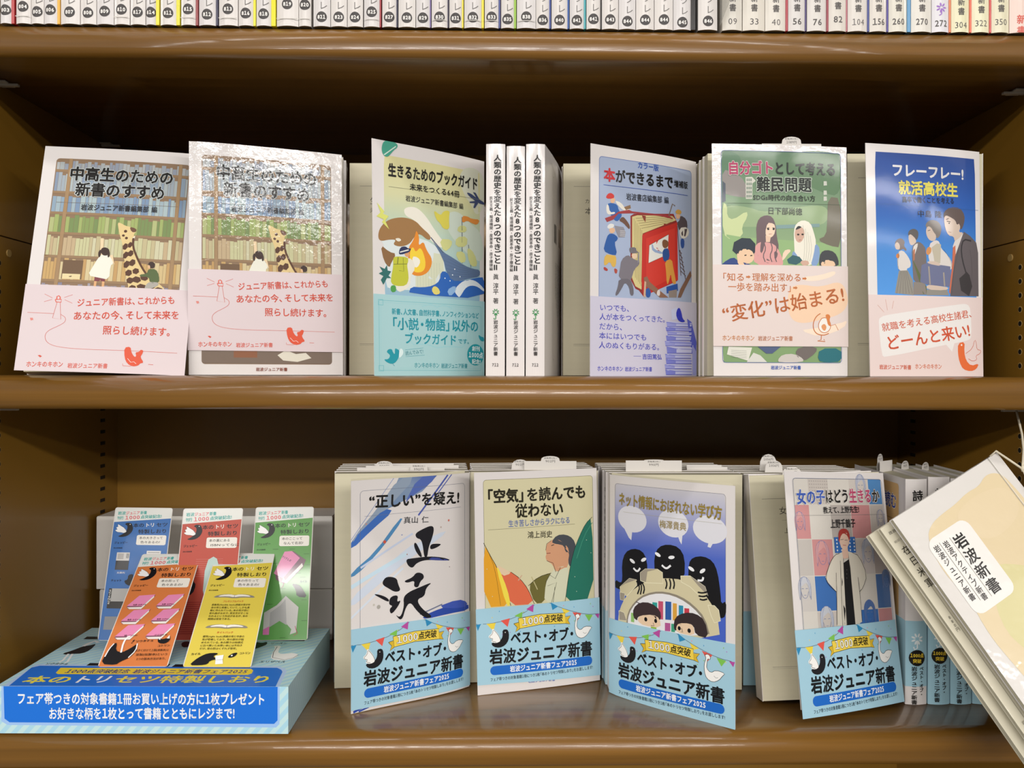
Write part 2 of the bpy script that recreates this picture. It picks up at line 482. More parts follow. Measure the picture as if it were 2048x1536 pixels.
def slip(root, c, ex, w, z0, z1, tab=None, txt=None, name='order_slip', txt_tab='990円', half=None, up=UP, tone='matte'):
    """paper slip rising from the pages; c = centre bottom point, tab = (centre offset, width, rise) of its rounded price tab"""
    n = ex.cross(up); n = n if n.y < 0 else -n
    bm = bmesh.new()
    def outline():
        pts = []
        if z1 > 0: pts = [(-w/2, z0), (-w/2, z1)]
        else: pts = []
        if tab:
            o, tw, rs = tab
            zz = max(z1, 0) if z1 > 0 else z0
            pts += [(o-tw/2, zz)]
            for k in range(0, 9):
                a = math.pi*(1-k/8); pts.append((o+tw/2*math.cos(a)*.96, zz+rs*math.sin(a)**.6))
            pts += [(o+tw/2, zz)]
        if z1 > 0: pts += [(w/2, z1), (w/2, z0)]
        return pts
    pts = outline()
    A = [bm.verts.new(c+ex*x+up*z+n*.12) for x, z in pts]; B = [bm.verts.new(c+ex*x+up*z-n*.12) for x, z in pts]
    bm.faces.new(A); bm.faces.new(B[::-1])
    for i in range(len(A)): bm.faces.new((A[i], B[i], B[(i+1) % len(A)], A[(i+1) % len(A)]))
    bmesh.ops.recalc_face_normals(bm, faces=bm.faces)
    o = mesh_obj(name, bm, M[tone], root)
    zt = (z1 if z1 > 0 else z0)
    H_ = zt+(tab[2] if tab else 0)-z0; W_ = max(w, 1)
    TLp = c-ex*W_/2+up*(z0+H_)+n*.12
    pt = Patch(TLp, TLp+ex*W_, TLp+ex*W_-up*H_, TLp-up*H_)
    a = Art(W_, H_)
    if tab and txt_tab:
        cx = W_/2+tab[0]
        a.T('定価(税10%)', (cx-5.2, 1.7), (cx+5.2, 1.7), 1.6, '55524e', 1, mm=True)
        a.T(txt_tab, (cx-4.2, 4.3), (cx+4.2, 4.3), 2.6, '4a4744', 0, mm=True)
    if txt: a.T(txt, (W_*.28, H_-2.2+1.2), (W_*.72, H_-2.2+1.2), 3.0, '4a4744', 0, mm=True)
    if a.ops: a.put('slip_print', pt, M['inkm'], o, .03, .02)
    return o
def spine_print(root, O, ex, ey, t, h, fn, up=UP, lift=.5):
    """print on the spine: sheet W=t wide, H=h tall, read from outside"""
    a = O+up*h-ex*lift; b = a+ey*t
    # outside of the spine faces -ex; left-to-right as seen from there
    l, r = (b, a) if (ey.cross(up)).dot(ex) > 0 else (a, b)
    l, r = (r, l)
    pt = Patch(l, r, r-up*h, l-up*h); pt.n = -ex
    A_ = Art(t, h); fn(A_); A_.put('spine_print', pt, M['ink'], root, .05, .02)
    return pt
ORD = ['first', 'second', 'third', 'fourth', 'fifth', 'sixth', 'seventh', 'eighth', 'ninth', 'tenth', 'eleventh', 'twelfth', 'thirteenth', 'fourteenth', 'fifteenth', 'sixteenth',
       'seventeenth', 'eighteenth', 'nineteenth', 'twentieth', 'twenty-first', 'twenty-second', 'twenty-third', 'twenty-fourth', 'twenty-fifth', 'twenty-sixth', 'twenty-seventh', 'twenty-eighth',
       'twenty-ninth', 'thirtieth', 'thirty-first', 'thirty-second', 'thirty-third']
# ------------------------------------------------------------------ top row, spine out
X_, Z_ = V(1, 0, 0), UP
def topbook(x0, x1, num, circ=True, yc=None, strip=None, colr='d8d3ce', numy=None, k=0, lab=None, group=None, serif=False, tint=None, sleeve=False, chars='中公新書ラクレ', script=True):
    y0 = 583.0; z = ZS[0]+.1; h = 173.0
    dl = F/1657
    a = D(x0, HY, y0+D(x0, HY, 600).x*math.sin(YAW)); b = D(x1, HY, y0+D(x1, HY, 600).x*math.sin(YAW))
    xa, xb = a.x+.12, b.x-.12; w = xb-xa
    r = thing('paperback_book', ((xa+xb)/2, y0+50, z), lab, 'book', group)
    sw = strip[1] if strip else 0
    # page block with rounded back
    n = 6; top = []
    bl = 1.6+.08*w
    fr = [(xa+(w-sw)*i/n, y0+bl*(1-math.sin(math.pi*(.1+.8*i/n)))) for i in range(n+1)]
    bm = bmesh.new()
    lo = [bm.verts.new((x, y+.4, z+1.0)) for x, y in fr]+[bm.verts.new((xb-.4, y0+104, z+1.0)), bm.verts.new((xa+.4, y0+104, z+1.0))]
    hi = [bm.verts.new((v.co.x, v.co.y, z+h-1)) for v in lo]
    bm.faces.new(lo); bm.faces.new(hi[::-1])
    for i in range(len(lo)): bm.faces.new((lo[i], lo[(i+1) % len(lo)], hi[(i+1) % len(lo)], hi[i]))
    bmesh.ops.recalc_face_normals(bm, faces=bm.faces)
    mesh_obj('page_block', bm, M['pagesx'], r)
    bm = bmesh.new(); rings = []
    for x, y in [(xa, y0+105)]+fr+[(xb-sw, y0+105)]:
        rings.append((bm.verts.new((x, y, z)), bm.verts.new((x, y, z+h))))
    for p, q in zip(rings, rings[1:]): f = bm.faces.new((p[0], q[0], q[1], p[1])); f.smooth = False
    inn = [(x+(.35 if i == 0 else 0), y+.35) for i, (x, y) in enumerate([(xa, y0+105)]+fr+[(xb-sw, y0+105)])]
    ri = [(bm.verts.new((x, y, z)), bm.verts.new((x, y, z+h))) for x, y in inn]
    for (p, q), (pp, qq) in zip(zip(rings, rings[1:]), zip(ri, ri[1:])): bm.faces.new((p[0], pp[0], qq[0], q[0])); bm.faces.new((pp[1], p[1], q[1], qq[1]))
    bmesh.ops.recalc_face_normals(bm, faces=bm.faces)
    mesh_obj('cover', bm, colmat(colr), r)
    if strip:
        box('cover_edge', (xb-sw, y0+1.2, z), (sw-.1, 0, 0), (0, 103, 0), (0, 0, h), colmat(strip[0]), r, .2)
    # spine lettering
    ws = w-sw
    class SP:
        b = 0; n = V(0, -1, 0); cuts = [k/6 for k in range(1, 6)]
        def at(s, u, v, off=0):
            x = xa+ws*u; t = u*n; i = min(n-1, max(0, int(t))); f = t-i
            y = fr[i][1]*(1-f)+fr[i+1][1]*f
            return V(x, y-off, z+h-h*v)
    A_ = Art(ws, h)
    cx = ws/2; zz = ((yc or 33)/F*y0)                     # picture row of the number -> height above shelf foot
    zc = (HY-(yc or 33))/F*y0 - z; vy = h-zc
    if circ:
        rr = 3.75
        A_.E((cx, vy), rr, rr*1.02, '403c3b', mm=True)
        A_.T(num, (cx-2.9, vy), (cx+2.9, vy), 3.6, 'f4efe9', 3, mm=True)
        for j, c in enumerate('レクラ'): A_.T(c, (cx+1.2-3, vy-8-7.5*j), (cx+1.2+3.2, vy-8-7.5*j), 6.5, '6b6764', 0, mm=True)
    else:
        nw = 2.2*len(num)
        A_.T(num, (cx-nw/2-1.2, vy), (cx+nw/2+1.2, vy), 6.2, tint or '55504e', 2 if serif else 0, mm=True)
        if script:
            for j, c in enumerate('書新'): A_.T(c, (cx-2.6, vy-9.6-6.6*j), (cx+2.6, vy-9.6-6.6*j), 5.6, '4a4543', 2, mm=True)
        if num == '272':                                  # small violet flower mark
            for j in range(7):
                t = math.radians(51*j); A_.E((cx+2.3*math.cos(t), vy-11+2.3*math.sin(t)), 1.4, .6, '9a6cc0', math.degrees(t), mm=True, n=8)
            A_.L([(cx, vy-10.5), (cx, vy-6.5), (cx-1.5, vy-5.6)], .8, '9a6cc0', mm=True)
        if num == '':
            for j, c in enumerate('書新'): A_.T(c, (cx-3.6, vy+2-8*j), (cx+3.6, vy+2-8*j), 7, 'd0584a', 2, mm=True)
    if sleeve:
        bm = bmesh.new()
        bm_box(bm, (xa+.3, y0-.35, z+4.6), (ws-.6, 0, 0), (0, .2, 0), (0, 0, .5))
        mesh_obj('clear_sleeve_edge', bm, colmat('c4c0b8'), r)
    A_.put('spine_print', SP(), M['ink'], r, .06, .02)
    return r
tb = [  # x0 x1 (half-scale picture columns of the first crop), number, row of the number, strip
 (-4, 25.5, '803', 29, ('b02a2c', 2.2)), (28, 58, '804', 22, None), (58.3, 84, '805', 32, None), (84, 117, '806', 28, ('e0a828', 2.0)),
 (117, 156, '807', 32, None), (157, 189, '808', 33, None), (189.5, 224, '809', 30, None), (224.5, 256, '810', 26, None), (257, 287.5, '817', 31, None),
 (288.5, 316, '814', 31, ('e8d820', 2.4)), (317, 357.5, '811', 32, ('dcd41c', 2.6)), (358.5, 394, '815', 24, ('8c2a2c', 1.8)), (394.5, 434, '812', 34, ('1c1a40', 1.6)),
 (434.5, 473, '813', 23, None), (474, 509.5, '816', 31, ('e4dc30', 1.8)), (509.5, 549.5, '818', 32, ('e6dc18', 3.2)), (550.5, 594.5, '819', 12, None), (595, 620, '820', 13, None),
 (624, 658.5, '821', 37, None), (659, 692, '823', 37, None), (692.5, 724, '824', 37, None), (725.5, 761, '825', 26, ('9c3036', 1.2)), (762, 794, '827', 36, ('30304a', 1.0)),
 (794.5, 829.5, '828', 37, None), (830, 860.5, '829', 37, ('7a6aa0', .8)), (861, 896, '830', 35, ('4a4458', .8)), (896.5, 926, '831', 37, ('e2d430', 1.2)), (926.5, 967, '832', 35, ('e0d024', 1.8)),
 (967.5, 1000, '833', 34, ('26387c', 1.4)), (1000.5, 1031.5, '835', 38, ('8cb830', 1.6)), (1032, 1070.5, '838', 33, None), (1070.5, 1101, '836', 39, ('28408c', 1.2)),
 (1101.5, 1137.5, '840', 39, ('2a58a0', 1.2)), (1138, 1171, '841', 39, ('3aa0a8', 1.4)), (1171.5, 1202, '841', 36, ('383430', .8)), (1202.5, 1236, '843', 37, None),
 (1236.5, 1270.5, '844', 40, None), (1271, 1307.5, '844', 37, None), (1308, 1345.5, '844', 36, None), (1346, 1391, '845', 41, ('24201e', 3.4)), (1395.5, 1434.5, '846', 38, None)]
hue = {'b02a2c': 'red', 'e0a828': 'amber', 'e8d820': 'yellow', 'dcd41c': 'acid yellow', '8c2a2c': 'dark red', '1c1a40': 'navy', 'e4dc30': 'pale yellow', 'e6dc18': 'broad yellow', '9c3036': 'thin red',
       '30304a': 'slate', '7a6aa0': 'violet', '4a4458': 'grey violet', 'e2d430': 'thin yellow', 'e0d024': 'lemon', '26387c': 'dark blue', '8cb830': 'lime', '28408c': 'royal blue', '2a58a0': 'blue', '3aa0a8': 'teal',
       '383430': 'thin black', '24201e': 'broad black'}
for k, (a, b, num, yc, st) in enumerate(tb):
    o = (ORD[k] if k < 33 else ['thirty-fourth', 'thirty-fifth', 'thirty-sixth', 'thirty-seventh', 'thirty-eighth', 'thirty-ninth', 'fortieth', 'forty-first'][k-33])
    lab = f'{o} spine from the left on the top shelf, numbered {num}' + (f', {hue[st[0]]} cover edge' if st else ', all white')
    topbook(a, b, num, True, yc, st, 'd9d4cf' if k % 3 else 'd5d1cf', k=k, lab=lab, group='numbered white paperbacks on the top shelf', sleeve=(num in ('804', '810', '815', '813', '819', '820', '825', '830', '832', '833', '838')))
tr = [(1444, 1484, '09', 38, None, 'd4cfc4', 0), (1485, 1529.5, '33', 38, None, 'd6d0c4', 0), (1530, 1576, '40', 39, ('a82c3a', 1.6), 'd8d3c8', 0), (1576, 1613, '56', 37, ('3c2c6c', 1.0), 'd2ceca', 1),
      (1614, 1657.5, '76', 38, ('8c2034', 1.6), 'd4d0ca', 1), (1657, 1695, '82', 32, ('b86a78', .8), 'd4cec4', 1), (1695.5, 1738.5, '104', 37, ('2a3c8c', 1.2), 'd6d0c8', 0),
      (1739, 1777, '156', 36, ('3a2c8c', 1.2), 'd6d0c6', 1), (1777.5, 1822, '260', 35, ('5090bc', 2.6), 'd6d2c4', 1), (1822.5, 1863.5, '270', 35, None, 'd8d4ca', 1), (1864, 1902.5, '272', 38, ('d8784c', 1.4), 'd6d4d8', 1),
      (1903, 1944, '304', 41, ('d86040', 1.6), 'dcd8b4', 0), (1943.5, 1983.5, '322', 37, ('c84440', 1.4), 'dedab8', 0), (1983.5, 2019, '350', 34, None, 'd8d2b4', 0)]
for k, (a, b, num, yc, st, cc, sf) in enumerate(tr):
    lab = f'{ORD[k]} cream spine after the clear divider on the top shelf, numbered {num}'
    topbook(a, b, num, False, yc, st, cc, k=k, lab=lab, group='numbered cream paperbacks on the top shelf', serif=bool(sf), script=(num != '272'))
r_ = topbook(2020, 2064, '', False, 46, None, 'e0c8bc', lab='wider pale pink spine with red lettering at the far end of the top shelf', group=None, script=False)
for o in r_.children:
    pass
# clear divider between the two series
dv = thing('shelf_divider', (163, 640, ZS[0]), 'clear plastic divider card standing between the white and the cream spines', 'divider')
gl = bpy.data.materials.new('clear_plastic'); gl.use_nodes = True; g_ = gl.node_tree.nodes['Principled BSDF']
g_.inputs['Base Color'].default_value = (.75, .75, .73, 1); g_.inputs['Transmission Weight'].default_value = .9; g_.inputs['Roughness'].default_value = .08; g_.inputs['IOR'].default_value = 1.2
dx0 = D(1436, HY, 583).x; dx1 = D(1472, HY, 560).x
bm = bmesh.new(); bm_box(bm, (dx0+1, 600, ZS[0]+.2), (.9, 0, 0), (0, 90, 0), (0, 0, 178)); mesh_obj('upright_sheet', bm, gl, dv)
bm = bmesh.new()
pf = [(dx0+1, 581, ZS[0]+2), (dx1, 572, ZS[0]+17), (dx1, 572, ZS[0]+160), (dx0+1, 581, ZS[0]+178)]
A__ = [bm.verts.new(p) for p in pf]; B__ = [bm.verts.new(V(*p)+V(.2, .9, 0)) for p in pf]
bm.faces.new(A__); bm.faces.new(B__[::-1])
for i in range(4): bm.faces.new((A__[i], B__[i], B__[(i+1) % 4], A__[(i+1) % 4]))
bmesh.ops.recalc_face_normals(bm, faces=bm.faces); mesh_obj('flared_lip', bm, gl, dv)
# ------------------------------------------------------------------ display books
def open_book(lab, bl, br, z, t, spine, h=172.5, jm='cover', group=None, ww=None):
    """bl, br = (pixel column, depth) of the page block's two front edges; spine 'L' or 'R'. returns root and the frame of the block"""
    L_ = foot(bl[0], bl[1], z); R_ = foot(br[0], br[1], z)
    ex = (R_-L_).normalized(); w = (R_-L_).length if ww is None else ww
    ey = V(-ex.y, ex.x, 0)
    if ey.y < 0: ey = -ey
    r = thing('paperback_book', (L_+R_)/2, lab, 'book', group)
    if spine == 'R': O = R_; e = -ex
    else: O = L_; e = ex
    block(r, O, e, ey, w, t, h)
    jacket(r, O, e, ey, w, t, h, front=False, cmat=jm)
    return r, O, e, ey, w
def flap(r, tl, tr, br, bl, b=0, skew=.5, m='cover', th=.45, name='front_cover'):
    p = Patch(tl, tr, br, bl, b, skew); sheet(name, p, th, M[m], r)
    return p
def copies(o, n, step, labs, dx=0, wob=1.2, shrink=0):
    """n more copies of a book stacked behind it, each step mm further back"""
    out = []
    for k in range(n):
        c = copy_tree(o); out.append(c)
        c.location = o.location + (Vector(step)*(k+1) + V(random.uniform(-wob, wob)+dx*(k+1), 0, 0))*MM
        c['label'] = labs[k]
    return out
Z2, Z3 = ZS[1]+.1, ZS[2]+.1
def closed_behind(lab, O, e, ey, w, t, h=172.5, band=None, group=None, jm='cover', sp=None):
    r = thing('paperback_book', O+e*w/2+ey*t/2, lab, 'book', group)
    block(r, O+ey*.45, e, ey, w, t-.9, h)
    jacket(r, O+ey*.45, e, ey, w, t-.9, h, cmat=jm)
    if band: bandwrap(r, O+ey*.45, e, ey, w, t-.9, band[0], band[1], band[2])
    if sp: spine_print(r, O+ey*.45, e, ey, t-.9, h, sp)
    return r
def title_page(r, O, e, ey, w, h, spine, fn):
    """faint print on the open first page"""
    a = O+UP*h-ey*.02; b = a+e*w
    l, rr = (a, b) if spine == 'L' else (b, a)
    p = Patch(l, rr, rr-UP*h, l-UP*h); p.n = -ey
    A_ = Art(w, h); fn(A_); A_.put('page_print', p, M['inkm'], r, .03, .02)
def tp(tx):
    def f(a):
        a.L([(9, 19), (98, 19)], .35, '8e897a', mm=True); a.L([(9, 147), (98, 147)], .3, '8e897a', mm=True); a.L([(9, 148.2), (98, 148.2)], .15, '8e897a', mm=True)
        for (s_, x, y, hh) in tx: a.T(s_, (x, y), (x+hh*len(s_)*1.05, y), hh, '4a463c', 0, mm=True)
    return f
# ---- upper shelf
# A1: leaning, angled copy by the left side panel
A1q = [D(91, 292, 612), D(405, 309.5, 640), D(368, 752, 604), D(30, 740, 570)]
A1q[2].z = max(A1q[2].z, Z2)
def leaning(lab, q, t, bleed=3):
    r = thing('paperback_book', (q[3]+q[2])/2, lab, 'book')
    tl, tr, br, bl = q; ex = ((tr-tl)+(br-bl)).normalized(); up = ((tl-bl)+(tr-br)).normalized(); n = ex.cross(up); n = n if n.y > 0 else -n
    p = flap(r, tl, tr, br, bl, 1.5, .6)
    bm = bmesh.new()
    a = [v+n*1.2 for v in (tl, tr, br, bl)]
    cen = (a[0]+a[1]+a[2]+a[3])/4
    return r, p, ex, up, n
rA1, pA1, ex1, up1, n1 = leaning('white paperback with pink band leaning back at an angle by the left side panel', A1q, 9)
O_ = foot(352, 614, Z2+2.4); e_ = (foot(62, 594, Z2)-O_).normalized(); e_.z = 0
lean = V(0.05, .22, 1).normalized(); ey_ = lean.cross(e_); ey_ = (ey_ if ey_.y > 0 else -ey_).normalized()
block(rA1, O_+ey_*1.5, e_, ey_, 104, 9, 171, up=lean); jacket(rA1, O_+ey_*1.5, e_, ey_, 104, 9, 171.5, up=lean, front=False)
# A2
rA2, O, e, ey, wA2 = open_book('white paperback with pink band in front of two more copies, glare across its title', (381, 640), (684, 655), Z2, 9, 'R', ww=104)
pA2 = flap(rA2, foot(377, 612.5, Z2)+UP*173, foot(682.5, 648, Z2)+UP*172.5, foot(686, 648, Z2)+UP*.3, foot(377.5, 612.5, Z2)+UP*.3, 3, .35, 'crink')
def spA2(a):
    a.T('中高生のための新書のすすめ', (a.W*.5, 12), (a.W*.5, 96), 5, '161412', 3, vert=True, mm=True)
    a.T('岩波ジュニア新書', (a.W*.5, 110), (a.W*.5, 150), 4, '55504c', 1, vert=True, mm=True)
b1 = closed_behind('white paperback with black spine title, first behind the glossy pink banded copy', O+ey*10.5+V(1.6, 0, 0), e, ey, 105, 13, sp=spA2, group='copies behind the pink banded front book')
c1 = copies(b1, 1, ey*14, ['white paperback with black spine title, second behind the glossy pink banded copy'])
# A3
rA3, O, e, ey, w = open_book('paperback with a ship and backpacker cover standing open on a pale teal band', (697, 672), (962, 672), Z2, 12, 'R')
pA3 = flap(rA3, foot(742.5, 603.5, Z2)+UP*173, foot(967.5, 668, Z2)+UP*172.5, foot(967.5, 668, Z2)+UP*.3, foot(748.5, 603.5, Z2)+UP*.3, 2.5, .6)
title_page(rA3, O, e, ey, w, 172.5, 'R', tp([('生きるための', 17, 31, 6.4), ('未来をつくる', 17, 38.5, 5)]))
# 712 trio
S712 = []
def sp712(a):
    k = a.H/464.0; W_ = a.W
    Y = lambda y: (y-287)*k
    a.T('人類の歴史を変えた8つのできごとII', (W_*.60, Y(309)), (W_*.60, Y(541)), 5.9, '141312', 4, vert=True, mm=True)
    a.T('民主主義・報道機関・産業革命・原子爆弾編', (W_*.27, Y(392)), (W_*.27, Y(541)), 2.7, '1c1a19', 1, vert=True, mm=True)
    a.T('眞 淳平 著', (W_*.52, Y(547)), (W_*.52, Y(607)), 4.3, '24211f', 1, vert=True, mm=True)
    cy = Y(625); cx = W_*.52                            # small green flower mark
    for j in range(8):
        t = math.radians(45*j+22); q = (cx+1.75*math.cos(t), cy+1.75*math.sin(t)-.5)
        a.E(q, .95, .42, '2f8a4c', math.degrees(t), mm=True, n=8)
    a.L([(cx, cy+.2), (cx, cy+4.4), (cx-.9, cy+4.9), (cx-1.5, cy+3.9)], .6, '2f8a4c', mm=True)
    a.T('岩波ジュニア新書', (W_*.52, Y(639)), (W_*.52, Y(711)), 3.5, '2c2927', 1, vert=True, mm=True)
    a.T('712', (W_*.5-2.5, Y(729)), (W_*.5+2.5, Y(729)), 3.2, '3a3634', 1, mm=True)
angs = (3, 4, 9); Ls = []
for i, (xa, xb, yt) in enumerate(((971.5, 1009.5, 287), (1012.5, 1049, 291), (1051.5, 1089, 287))):
    z = Z2; O7 = foot(xa, 616, z); ang = math.radians(angs[i]); w7 = (foot(xb, 616, z)-O7).length
    ey7 = V(1, 0, 0); e7 = V(math.sin(ang), math.cos(ang), 0)
    hh = 172.6 if i != 1 else 171.0
    lab = ['leftmost of the three white spines numbered 712 beside the ship cover', 'middle one of three white spines numbered 712, slightly lower than its neighbours', 'rightmost of the three white spines numbered 712, its back cover showing'][i]
    r7 = thing('paperback_book', O7+e7*50+ey7*w7/2, lab, 'book', 'white paperbacks numbered 712 standing spine out')
    ez = ey7
    bm = bmesh.new()
    # rounded spine jacket in plan
    n = 8; prof = []
    for k in range(n+1):
        u = k/n; prof.append(O7+ez*(w7*u)-V(0, 1, 0)*(1.2*math.sin(math.pi*u)-1.2))
    back = O7+ez*w7+e7*105+(V(5.5, 0, 0) if i == 2 else V(0, 0, 0))
    outer = [O7+e7*105]+prof+([O7+ez*w7+e7*30+V(2.6, 0, 0), O7+ez*w7+e7*60+V(4.6, 0, 0)] if i == 2 else [])+[back]
    cen = O7+ez*w7/2+e7*50
    vv = [(bm.verts.new(p), bm.verts.new(p+UP*hh)) for p in outer]
    inn = []
    for j, p in enumerate(outer):
        sx = .5 if (j == 0) else (-.5 if j >= n+1 else 0)
        q = p+ez*sx+(V(0, .5, 0) if 0 < j < n+2 else V(0, 0, 0)); inn.append((bm.verts.new(q), bm.verts.new(q+UP*hh)))
    for (p, q), (pp, qq) in zip(zip(vv, vv[1:]), zip(inn, inn[1:])):
        bm.faces.new((p[0], q[0], q[1], p[1])); bm.faces.new((pp[0], pp[1], qq[1], qq[0]))
        bm.faces.new((p[1], q[1], qq[1], pp[1])); bm.faces.new((p[0], pp[0], qq[0], q[0]))
    bm.faces.new((vv[0][0], vv[0][1], inn[0][1], inn[0][0])); bm.faces.new((vv[-1][0], inn[-1][0], inn[-1][1], vv[-1][1]))
    bmesh.ops.recalc_face_normals(bm, faces=bm.faces)
    mesh_obj('cover', bm, M['cover'], r7)
    bm = bmesh.new(); bm_box(bm, O7+ez*.8+V(0, 1.9, 0)+UP*.4, ez*(w7-1.6), e7*102, UP*(hh-1)); mesh_obj('page_block', bm, M['pagesx'], r7)
    class SS:
        b = 0; n = V(0, -1, 0); cuts = [k/8 for k in range(1, 8)]
        def __init__(s, O7, w7, hh): s.O = O7; s.w = w7; s.h = hh
        def at(s, u, v, off=0):
            t = max(0, min(1, u)); return s.O+V(s.w*t, 1.2-1.2*math.sin(math.pi*t)-off, s.h-s.h*v)
    A_ = Art(w7, hh); sp712(A_); A_.put('spine_print', SS(O7, w7, hh), M['ink'], r7, .15, .02)
    if i == 2:
        a0 = O7+ez*w7+e7*30+V(2.75, 0, 0); a1 = back+V(.15, 0, 0)
        pb = Patch(a0+UP*hh, a1+UP*hh, a1, a0); pb.n = V(1, 0, 0)
        A_ = Art(75, hh)
        A_.frame(4, 16, 70, 160, 3, .3, '8c8780')
        for bx in (25, 52):                              # bar codes
            for j in range(14): A_.RR(10+j*2.6, bx, 10+j*2.6+(1.6 if j % 3 else .9), bx+15, .01, '4a4744')
        for j in range(9): A_.T('本書の内容と歴史を読みなおす', (15+j*5.4, 82), (15+j*5.4, 82+30+(j*7) % 24), 3.2, '55524e', 0, vert=True, mm=True)
        A_.put('back_cover_print', pb, M['ink'], r7, .1, .02)
# A4
rA4, O, e, ey, w = open_book('paperback showing workmen building a giant red book, lilac band below', (1124.5, 672), (1388, 672), Z2, 12, 'R')
pA4 = flap(rA4, foot(1180.6, 615.7, Z2)+UP*173, foot(1391, 668, Z2)+UP*172.5, foot(1392, 668, Z2)+UP*.3, foot(1180, 615.7, Z2)+UP*.3, 2.5, .65)
title_page(rA4, O, e, ey, w, 172.5, 'R', tp([('カラー版', 18, 31, 4), ('本ができるまで', 18, 39, 6.2)]))
# A5 (flat, in front of a stack)
rA5, O, e, ey, w = open_book('paperback with green park cover of four young people and a mid-height cream band', (1410.5, 640), (1690, 640), Z2, 11, 'R', ww=107)
pA5 = flap(rA5, foot(1422.6, 616.5, Z2)+UP*173.2, foot(1692, 625, Z2)+UP*172.8, foot(1695, 625, Z2)+UP*.3, foot(1427.5, 616.5, Z2)+UP*.3, 1.5, .5, 'crink')
slip(rA5, foot(1582, 645, Z2), V(1, 0, 0), 46.5, 100, 181, (0, 16, 5.5), '補充注文カード', txt_tab='1089円')
b1 = closed_behind('white paperback directly behind the green park cover, edge showing', O+ey*11.8, e, ey, 107.5, 11, band=(20, 60, 'pinkband'), group='copies behind the green park cover')
c1 = copies(b1, 1, ey*12, ['rear white paperback of the stack behind the green park cover'], dx=0, wob=.3)
# A6
rA6, O, e, ey, w = open_book('paperback with four uniformed students on a blue sky by the right side panel', (1696, 640), (1964, 640), Z2, 11, 'R', ww=105)
pA6 = flap(rA6, foot(1729.8, 612.5, Z2)+UP*172.8, foot(1957.6, 636, Z2)+UP*172.5, foot(1964.4, 636, Z2)+UP*.5, foot(1740, 612.5, Z2)+UP*.5, 2, .55)
title_page(rA6, O, e, ey, w, 172.5, 'R', tp([]))
# ---- lower shelf
rB1, O, e, ey, w = open_book('paperback with black brush calligraphy and blue strokes on white, sky blue band', (668.5, 663), (939, 672), Z3, 12, 'R')
pB1 = flap(rB1, foot(702.6, 613, Z3)+UP*172.8, foot(938.5, 668, Z3)+UP*172.5, foot(940, 668, Z3)+UP*.3, foot(703.5, 613, Z3)+UP*.3, 3, .7)
# flyleaf peeking over the cover
pf_ = Patch(foot(703, 616, Z3)+UP*173.8, foot(930, 668, Z3)+UP*174.5, foot(930, 668, Z3)+UP*1, foot(703, 616, Z3)+UP*1, 2.5, .6); sheet('flyleaf', pf_, .2, M['page'], rB1)
g1 = 'copies stacked behind the brush calligraphy cover'
b1 = closed_behind('white paperback, first behind the brush calligraphy cover', O+ey*13.5+e*1.2, e, ey, w, 13, band=(0, 60, 'blueband'), group=g1)
cB1 = copies(b1, 3, ey*13.6, [f'white paperback, {ORD[k]} behind the brush calligraphy cover' for k in (1, 2, 3)], wob=.4)
sA = slip(b1, foot(838, 686, Z3)-UP*0, V(1, 0, 0), 40, 172.2, 0, (0, 15.5, 5.2)); sA = slip(cB1[0], foot(769, 701, Z3), V(1, 0, 0), 40, 172.2, 0, (0, 16, 6))
for k_, (cc, x0, x1) in enumerate(((b1, 20, 92), (cB1[0], 8, 86), (cB1[1], 12, 80))):
    ca = O+ey*(20+13.6*k_)+e*x0; box('order_slip', ca+UP*165, e*(x1-x0), ey*.3, (0, 0, 9.2), M['matte'], cc)
# B2
rB2, O, e, ey, w = open_book('paperback with a dark-haired youth looking up among coloured shapes, sky blue band', (939.5, 676), (1196, 686), Z3, 11, 'R')
pB2 = flap(rB2, D(948, 945.5, 643.5), D(1193, 935.7, 676), D(1200, 1360, 682), D(955.5, 1391, 649.5), 1.5, .6)
g2 = 'copies stacked behind the looking-up youth cover'
b1 = closed_behind('white paperback, first behind the looking-up youth cover', O+ey*12.5, e, ey, w-3, 11.6, band=(0, 60, 'blueband'), group=g2)
cB2 = copies(b1, 3, ey*12.6, [f'white paperback, {ORD[k]} behind the looking-up youth cover' for k in (1, 2, 3)], wob=.4)
slip(rB2, foot(1101, 691, Z3), V(1, 0, 0), 43.6, 90, 179.5, (0, 16.5, 4.2), '補充注文カード', txt_tab='902円')
slip(b1, foot(1041, 694, Z3), V(1, 0, 0), 60, 172, 0, (0, 15.5, 8.5), txt_tab='902円')
# B3
rB3, O, e, ey, w = open_book('paperback with three grinning black ghosts above a stone arch on blue, cover swung open', (1221, 660), (1494, 662), Z3, 12, 'L', ww=106.3)
pB3 = flap(rB3, foot(1220.5, 658, Z3)+UP*172.6, foot(1470.5, 589, Z3)+UP*173, foot(1472, 589, Z3)+UP*.3, foot(1221, 658, Z3)+UP*.3, 3.5, .35)
pf_ = Patch(foot(1224, 661, Z3)+UP*173.6, foot(1466, 596, Z3)+UP*173.8, foot(1466, 596, Z3)+UP*1, foot(1224, 661, Z3)+UP*1, 3.0, .4); sheet('flyleaf', pf_, .2, M['page'], rB3)
g3 = 'copies stacked behind the black ghosts cover'
def spB3(a):
    a.T('ネット情報におぼれない学び方', (a.W*.5, 12), (a.W*.5, 96), 4.6, '2a2825', 2, vert=True, mm=True)
    a.RR(0, 112, a.W, 113.2, .01, 'd8cfae')
b1 = closed_behind('white paperback with gold-lettered style spine title, first behind the black ghosts cover', O+ey*13.2+V(-1.2, 0, 0), e, ey, w, 13, band=(0, 60, 'blueband'), sp=spB3, group=g3)
b1['label'] = 'white paperback with dark spine title, first behind the black ghosts cover'
